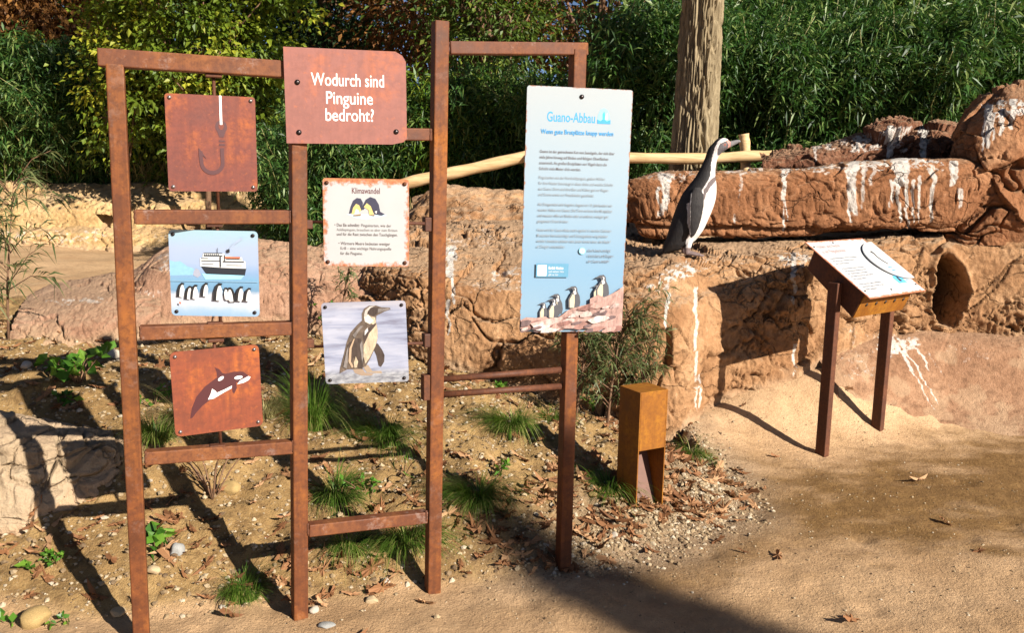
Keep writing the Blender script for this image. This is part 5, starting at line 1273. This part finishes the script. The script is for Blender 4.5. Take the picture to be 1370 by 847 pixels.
herb(540, 640, 8, .10, .12, 13, 'single broad grass-like shoot left of the third post', wd=.12)
herb(285, 665, 26, .020, .24, 14, 'bare brown twiggy stalks below the orca plate', mat=LEAF_DEAD, stems=12, wd=.3)
herb(205, 545, 40, .035, .12, 15, 'small green weed beside the first post')
# taller woody plants
def willow(px, py, D, z, h, seed, label, n_br, leaf, spread=.5, wd=.09, mat=LEAF_NARROW, lf=26):
    rng = np.random.default_rng(seed); p = at(px, py, D); o = thing('sapling', label, 'plant', (p.x, D, z))
    mb = MB(); Cc = []; Dd = []
    main = [np.array((0, 0, -.05)), np.array((.02, 0, h * .35)), np.array((.05, .02, h * .7)), np.array((.10, 0, h))]
    mb.tube([tuple(q) for q in main], [.009, .007, .005, .002], 6); M_ = catmull(np.array(main), 40, 0)
    for k in range(n_br):
        s = M_[int(rng.uniform(.22, 1) * 39)]; a = rng.uniform(0, 2 * math.pi); L_ = h * rng.uniform(.18, .42)
        e = s + np.array((math.cos(a) * spread * 1.4, math.sin(a) * spread, rng.uniform(.15, .8))) * L_
        mid = (s + e) / 2 + np.array((0, 0, .05 * h)); mb.tube([tuple(s), tuple(mid), tuple(e)], [.0035, .0025, .001], 5)
        B_ = catmull(np.array([s, mid, e]), lf, 0)[lf // 6:]
        Cc.append(B_); Dd.append(unit(e - s) * .8 + rng.normal(size=(len(B_), 3)) * .6 + np.array((0, 0, -.15)))
    Cc = np.concatenate(Cc); Dd = np.concatenate(Dd); m = len(Cc)
    mb.build('stems', BARK_TWIG, o, True)
    link('foliage', leaf_mesh('foliage', [leaf_arrays(Cc, Dd, rng.uniform(.6, 1.3, m) * leaf, rng.uniform(.7, 1.3, m) * leaf * wd, rng, .1, .35)], mat), o)
    return o
def gzp(px, py, D): p = at(px, py, D); return gz(p.x, D)
willow(8, 420, 5.1, gzp(8, 420, 5.1), .92, 71, 'thin narrow-leaved sapling at the left edge', 26, .12, .6)
willow(-30, 440, 4.9, gzp(-30, 440, 4.9), .75, 72, 'thin narrow-leaved sapling cut by the left edge', 18, .11, .6)
willow(812, 540, 4.78, gzp(812, 540, 4.78), .68, 73, 'grey-green bush against the rock wall right of the blue panel', 44, .075, .62, .10, LEAF_NARROW, 34)
willow(770, 535, 4.80, gzp(770, 535, 4.80), .55, 74, 'brown-stemmed bush behind the fourth post', 30, .070, .6, .10, LEAF_NARROW, 30)
willow(850, 520, 4.86, gzp(850, 520, 4.86), .60, 75, 'grey-green bush directly behind the bollard', 24, .065, .5, .10, LEAF_NARROW, 28)
willow(455, 400, 5.35, .58, .55, 76, 'brown-stalked weed behind the Klimawandel plate', 16, .05, .4, .2, LEAF_NARROW, 14)
# dry stalks and yellow grass in front of the bamboo
for k, (px, D, h, n, lab) in enumerate(((212, 14.9, .9, 120, 'dry pale grass stalks above the embankment left of the hook plate'), (60, 14.9, .8, 90, 'dry pale grass stalks at the far left of the embankment'), (350, 14.9, .5, 110, 'dry pale grass stalks right of the hook plate'), (610, 8.6, .25, 170, 'yellow dry grass behind the earth mound beside the third post'), (660, 8.7, .25, 170, 'yellow dry grass behind the earth mound under the wooden rail'))):
    rng = np.random.default_rng(90 + k); p = at(px, 222, D); m = n * 2; sp_ = .5 if D > 10 else .35
    C = np.stack([rng.normal(size=m) * sp_, rng.normal(size=m) * .15, np.zeros(m)], -1)
    zb = 1.2 if D > 10 else 1.12
    o = link('dry_grass', leaf_mesh('dry_grass', [leaf_arrays(C, rng.normal(size=(m, 3)) * .3 + np.array((0, 0, 1)), rng.uniform(.4, 1.1, m) * h, np.full(m, .012), rng, .1, .25)], LEAF_STRAW), None, (p.x, D, zb))
    tag(o, lab, 'grass', 'dry grass')

# ================================================================== STONES, GRAVEL, LEAVES
def stone_mesh(seed, sub=3):
    bm = bmesh.new(); bmesh.ops.create_icosphere(bm, subdivisions=sub, radius=1.0)
    co = np.array([v.co[:] for v in bm.verts]); rng = np.random.default_rng(seed)
    k = rng.normal(size=(7, 3)); k = unit(k); off = rng.uniform(.55, .9, 7)
    for a, o_ in zip(k, off):
        d = co @ a; co = co - np.maximum(d - o_, 0)[:, None] * a[None] * .85
    co = co * (1 + .10 * fbm(co, 1.5, 3, seed))[:, None]
    for v, c_ in zip(bm.verts, co): v.co = c_
    me = bpy.data.meshes.new('stone'); bm.to_mesh(me); bm.free(); shade(me, True); return me
STONE_G = mat_plain('grey_stone', (.27, .265, .25), .8, .3, 14, .5); STONE_T = mat_plain('tan_stone', (.42, .31, .18), .85, .25, 14, .5)
STONE_Y = mat_plain('ochre_stone', (.33, .22, .085), .85, .25, 14, .5); STONE_W = mat_plain('pale_stone', (.42, .36, .29), .8, .2, 14, .5)
def stone(px, py, r, mat, seed, label, flat_=.65):
    p = ground_hit(px, py); me = stone_mesh(seed); me.materials.append(mat)
    o = link('stone', me, None, (p.x, p.y, gz(p.x, p.y) + r * flat_ * .35)); o.scale = (r, r * .85, r * flat_); o.rotation_euler = (0, 0, seed * 1.3)
    tag(o, label, 'stone', 'loose stones on the bank')
for a in ((237, 742, .040, STONE_G, 1, 'pale grey rounded stone beside the first post', .95), (206, 766, .034, STONE_T, 2, 'tan stone below the pale grey one'), (48, 835, .070, STONE_Y, 3, 'large ochre stone in the lower left corner', .7), (158, 822, .040, STONE_T, 4, 'flat tan stone left of the first post foot', .4), (308, 660, .060, STONE_Y, 5, 'ochre stone behind the twiggy stalks'), (420, 818, .028, STONE_W, 6, 'pale stone right of the second post foot'), (437, 842, .040, STONE_G, 7, 'flat grey stone at the bottom edge by the second post', .35), (498, 808, .034, STONE_T, 8, 'tan stone near the path between second and third posts'), (516, 783, .024, STONE_W, 9, 'small cream stone between second and third posts'), (616, 672, .036, STONE_T, 10, 'tan stone at the left of the lone grass tuft', .8), (706, 577, .026, STONE_T, 11, 'tan stone under the grass tuft below the pipes'), (642, 494, .085, STONE_W, 12, 'white-stained stone at the foot of the rock wall behind the pipes', .6), (822, 720, .026, STONE_W, 13, 'pale angular stone in the gravel right of the fourth post'), (793, 668, .028, STONE_Y, 14, 'ochre stone left of the bollard foot'), (150, 478, .060, STONE_W, 15, 'pale stone left of the first post near the ledge', .8), (35, 492, .040, STONE_W, 16, 'pale stone at the left edge above the plaster rock'), (98, 488, .03, STONE_W, 17, 'small pale stone beside the shaded broad-leaved plant'), (345, 470, .04, STONE_T, 18, 'tan stone right of the ship plate rail'), (298, 815, .018, STONE_W, 19, 'tiny white stone left of the small round grass tuft'), (345, 785, .020, STONE_W, 20, 'cream pebble right of the small round grass tuft'), (760, 700, .022, STONE_G, 21, 'grey stone right of the fourth post'), (585, 830, .016, STONE_T, 22, 'small tan stone at the foot of the third post')):
    stone(a[0], a[1], a[2] * .8, *a[3:])
rng = np.random.default_rng(101)
base = []
for k in range(6):
    bm = bmesh.new(); bmesh.ops.create_icosphere(bm, subdivisions=1, radius=1.0)
    bm.verts.ensure_lookup_table(); co = np.array([v.co[:] for v in bm.verts]) * (1 + .28 * rng.normal(size=(len(bm.verts), 1))) * np.array((1, .8, .55)); fc_ = np.array([[v.index for v in f.verts] for f in bm.faces]); bm.free(); base.append((co, fc_))
def scatter_pts(n, f_prob, xr=(-3.2, 2.6), yr=(2.4, 6.4)):
    out = []
    while sum(len(o) for o in out) < n:
        x = rng.uniform(*xr, 20000); y = rng.uniform(*yr, 20000)
        d, s, _ = seg_dist(x, y, EDGE); k = rng.random(20000) < f_prob(x, y, d * s)
        out.append(np.stack([x[k], y[k]], -1))
    return np.concatenate(out)[:n]
def gravel(name, label, n, fp, rmin, rmax):
    pts = scatter_pts(n, fp); z = ground_z(pts[:, 0], pts[:, 1])
    r = rmin + (rmax - rmin) * rng.random(n) ** 3; V = []; F = []; T = []; o_ = 0
    ang = rng.uniform(0, 6.28, n)
    for k in range(n):
        co, fc_ = base[k % 6]; c_, s_ = math.cos(ang[k]), math.sin(ang[k])
        V.append(np.stack([co[:, 0] * c_ - co[:, 1] * s_, co[:, 0] * s_ + co[:, 1] * c_, co[:, 2]], -1) * r[k] + np.array((pts[k, 0], pts[k, 1], z[k] + r[k] * .2)))
        F.append(fc_ + o_); o_ += len(co); T.append(np.full(len(co), rng.random()))
    return np.concatenate(V), np.concatenate(F), np.concatenate(T)
t = NT('gravel_stone'); a_ = t.attr('tint').outputs['Fac']
GRAV = t.done(t.ramp(a_, [(0, (.10, .06, .03)), (.4, (.25, .17, .09)), (.75, (.36, .27, .16)), (1, (.43, .36, .27))]), .85, t.bump(t.noise(200, 3, .6), .3, .003))
V, F, T = gravel('g', '', 9000, lambda x, y, s: np.exp(-((s - .13) / .17) ** 2) * sstep(-.2, .7, x) * (.3 + .7 * (x < 1.3)), .0035, .014)
tag(link('gravel', fast_mesh('gravel', V, F, [GRAV], False, {'tint': T})), 'band of small mixed gravel along the edge of the path', 'gravel', None, 'stuff')
V, F, T = gravel('g', '', 24000, lambda x, y, s: sstep(-.05, .1, s) * .8, .0035, .015)
tag(link('bank_pebbles', fast_mesh('bank_pebbles', V, F, [GRAV], False, {'tint': T})), 'small pebbles and clods scattered over the clay bank', 'pebbles', None, 'stuff')
V, F, T = gravel('g', '', 2500, lambda x, y, s: (s < -.05) * .15, .002, .007)
tag(link('path_grit', fast_mesh('path_grit', V, F, [GRAV], False, {'tint': T})), 'fine grit scattered on the sandy path', 'grit', None, 'stuff')
# fallen leaves: lobed, curled
def dead_leaf(seed):
    r_ = np.random.default_rng(seed); L = 11; V = [(0, 0, .15)]; 
    for k in range(L * 2):
        a = 2 * math.pi * k / (L * 2); rr_ = (1.0 if k % 2 else .78) * (1 + .25 * r_.normal()) * (1.25 if abs(math.cos(a)) > .7 else .8)
        x, y = rr_ * math.cos(a), rr_ * .62 * math.sin(a); V.append((x, y, .18 * (x * x - .3) * r_.uniform(.2, 1.6) + .5 * y * y + .08 * r_.normal()))
    V += [(1.5, .02, .1), (1.9, .0, .05), (1.9, .03, .05)]
    F = [(0, 1 + k, 1 + (k + 1) % (L * 2)) for k in range(L * 2)] + [(1, L * 2 + 2, L * 2 + 3)]
    return np.array(V), np.array(F)
DL = [dead_leaf(200 + k) for k in range(6)]
DM = [[fast_mesh('leaf', V, F, [LEAF_DEAD], False, {'tint': np.full(len(V), t_)}) for t_ in (.1, .4, .7, .95)] for V, F in DL]
def leaf_prob(x, y, s): return .006 * (s < 0) + sstep(-.12, .05, s) * (.12 + .9 * np.exp(-((s - .25) / .25) ** 2) * (.3 + .7 * sstep(-.9, .3, x))) * (.25 + .75 * (fbm(np.stack([x, y, x * 0], -1), 2.2, 2, 6) > -.1))
lp = scatter_pts(1900, leaf_prob); lz = ground_z(lp[:, 0], lp[:, 1])
order = np.argsort(lp[:, 1]); lp = lp[order]; lz = lz[order]
sel = np.zeros(1900, bool); sel[rng.permutation(1900)[:280]] = True
V_, F_, T_ = [], [], []; o_ = 0
for k in range(1900):
    r = rng.uniform(.016, .042); rot = (rng.normal() * .35, rng.normal() * .35, rng.uniform(0, 6.28)); loc = (lp[k, 0], lp[k, 1], lz[k] + .008)
    if sel[k]:
        o = link('fallen_leaf', DM[k % 6][int(rng.integers(4))], None, loc); r *= 1.25; o.scale = (r, r, r); o.rotation_euler = rot
        tag(o, 'dry brown fallen leaf lying on the bank', 'leaf', 'fallen leaves on the bank')
    else:
        from mathutils import Euler
        Rm = np.array(Euler(rot).to_matrix()); V, F = DL[k % 6]
        V_.append((V * r) @ Rm.T + np.array(loc)); F_.append(F + o_); o_ += len(V); T_.append(np.full(len(V), rng.random()))
tag(link('leaf_litter', fast_mesh('leaf_litter', np.concatenate(V_), np.concatenate(F_), [LEAF_DEAD], False, {'tint': np.concatenate(T_)})), 'litter of small dry leaves among the gravel', 'leaf litter', None, 'stuff')
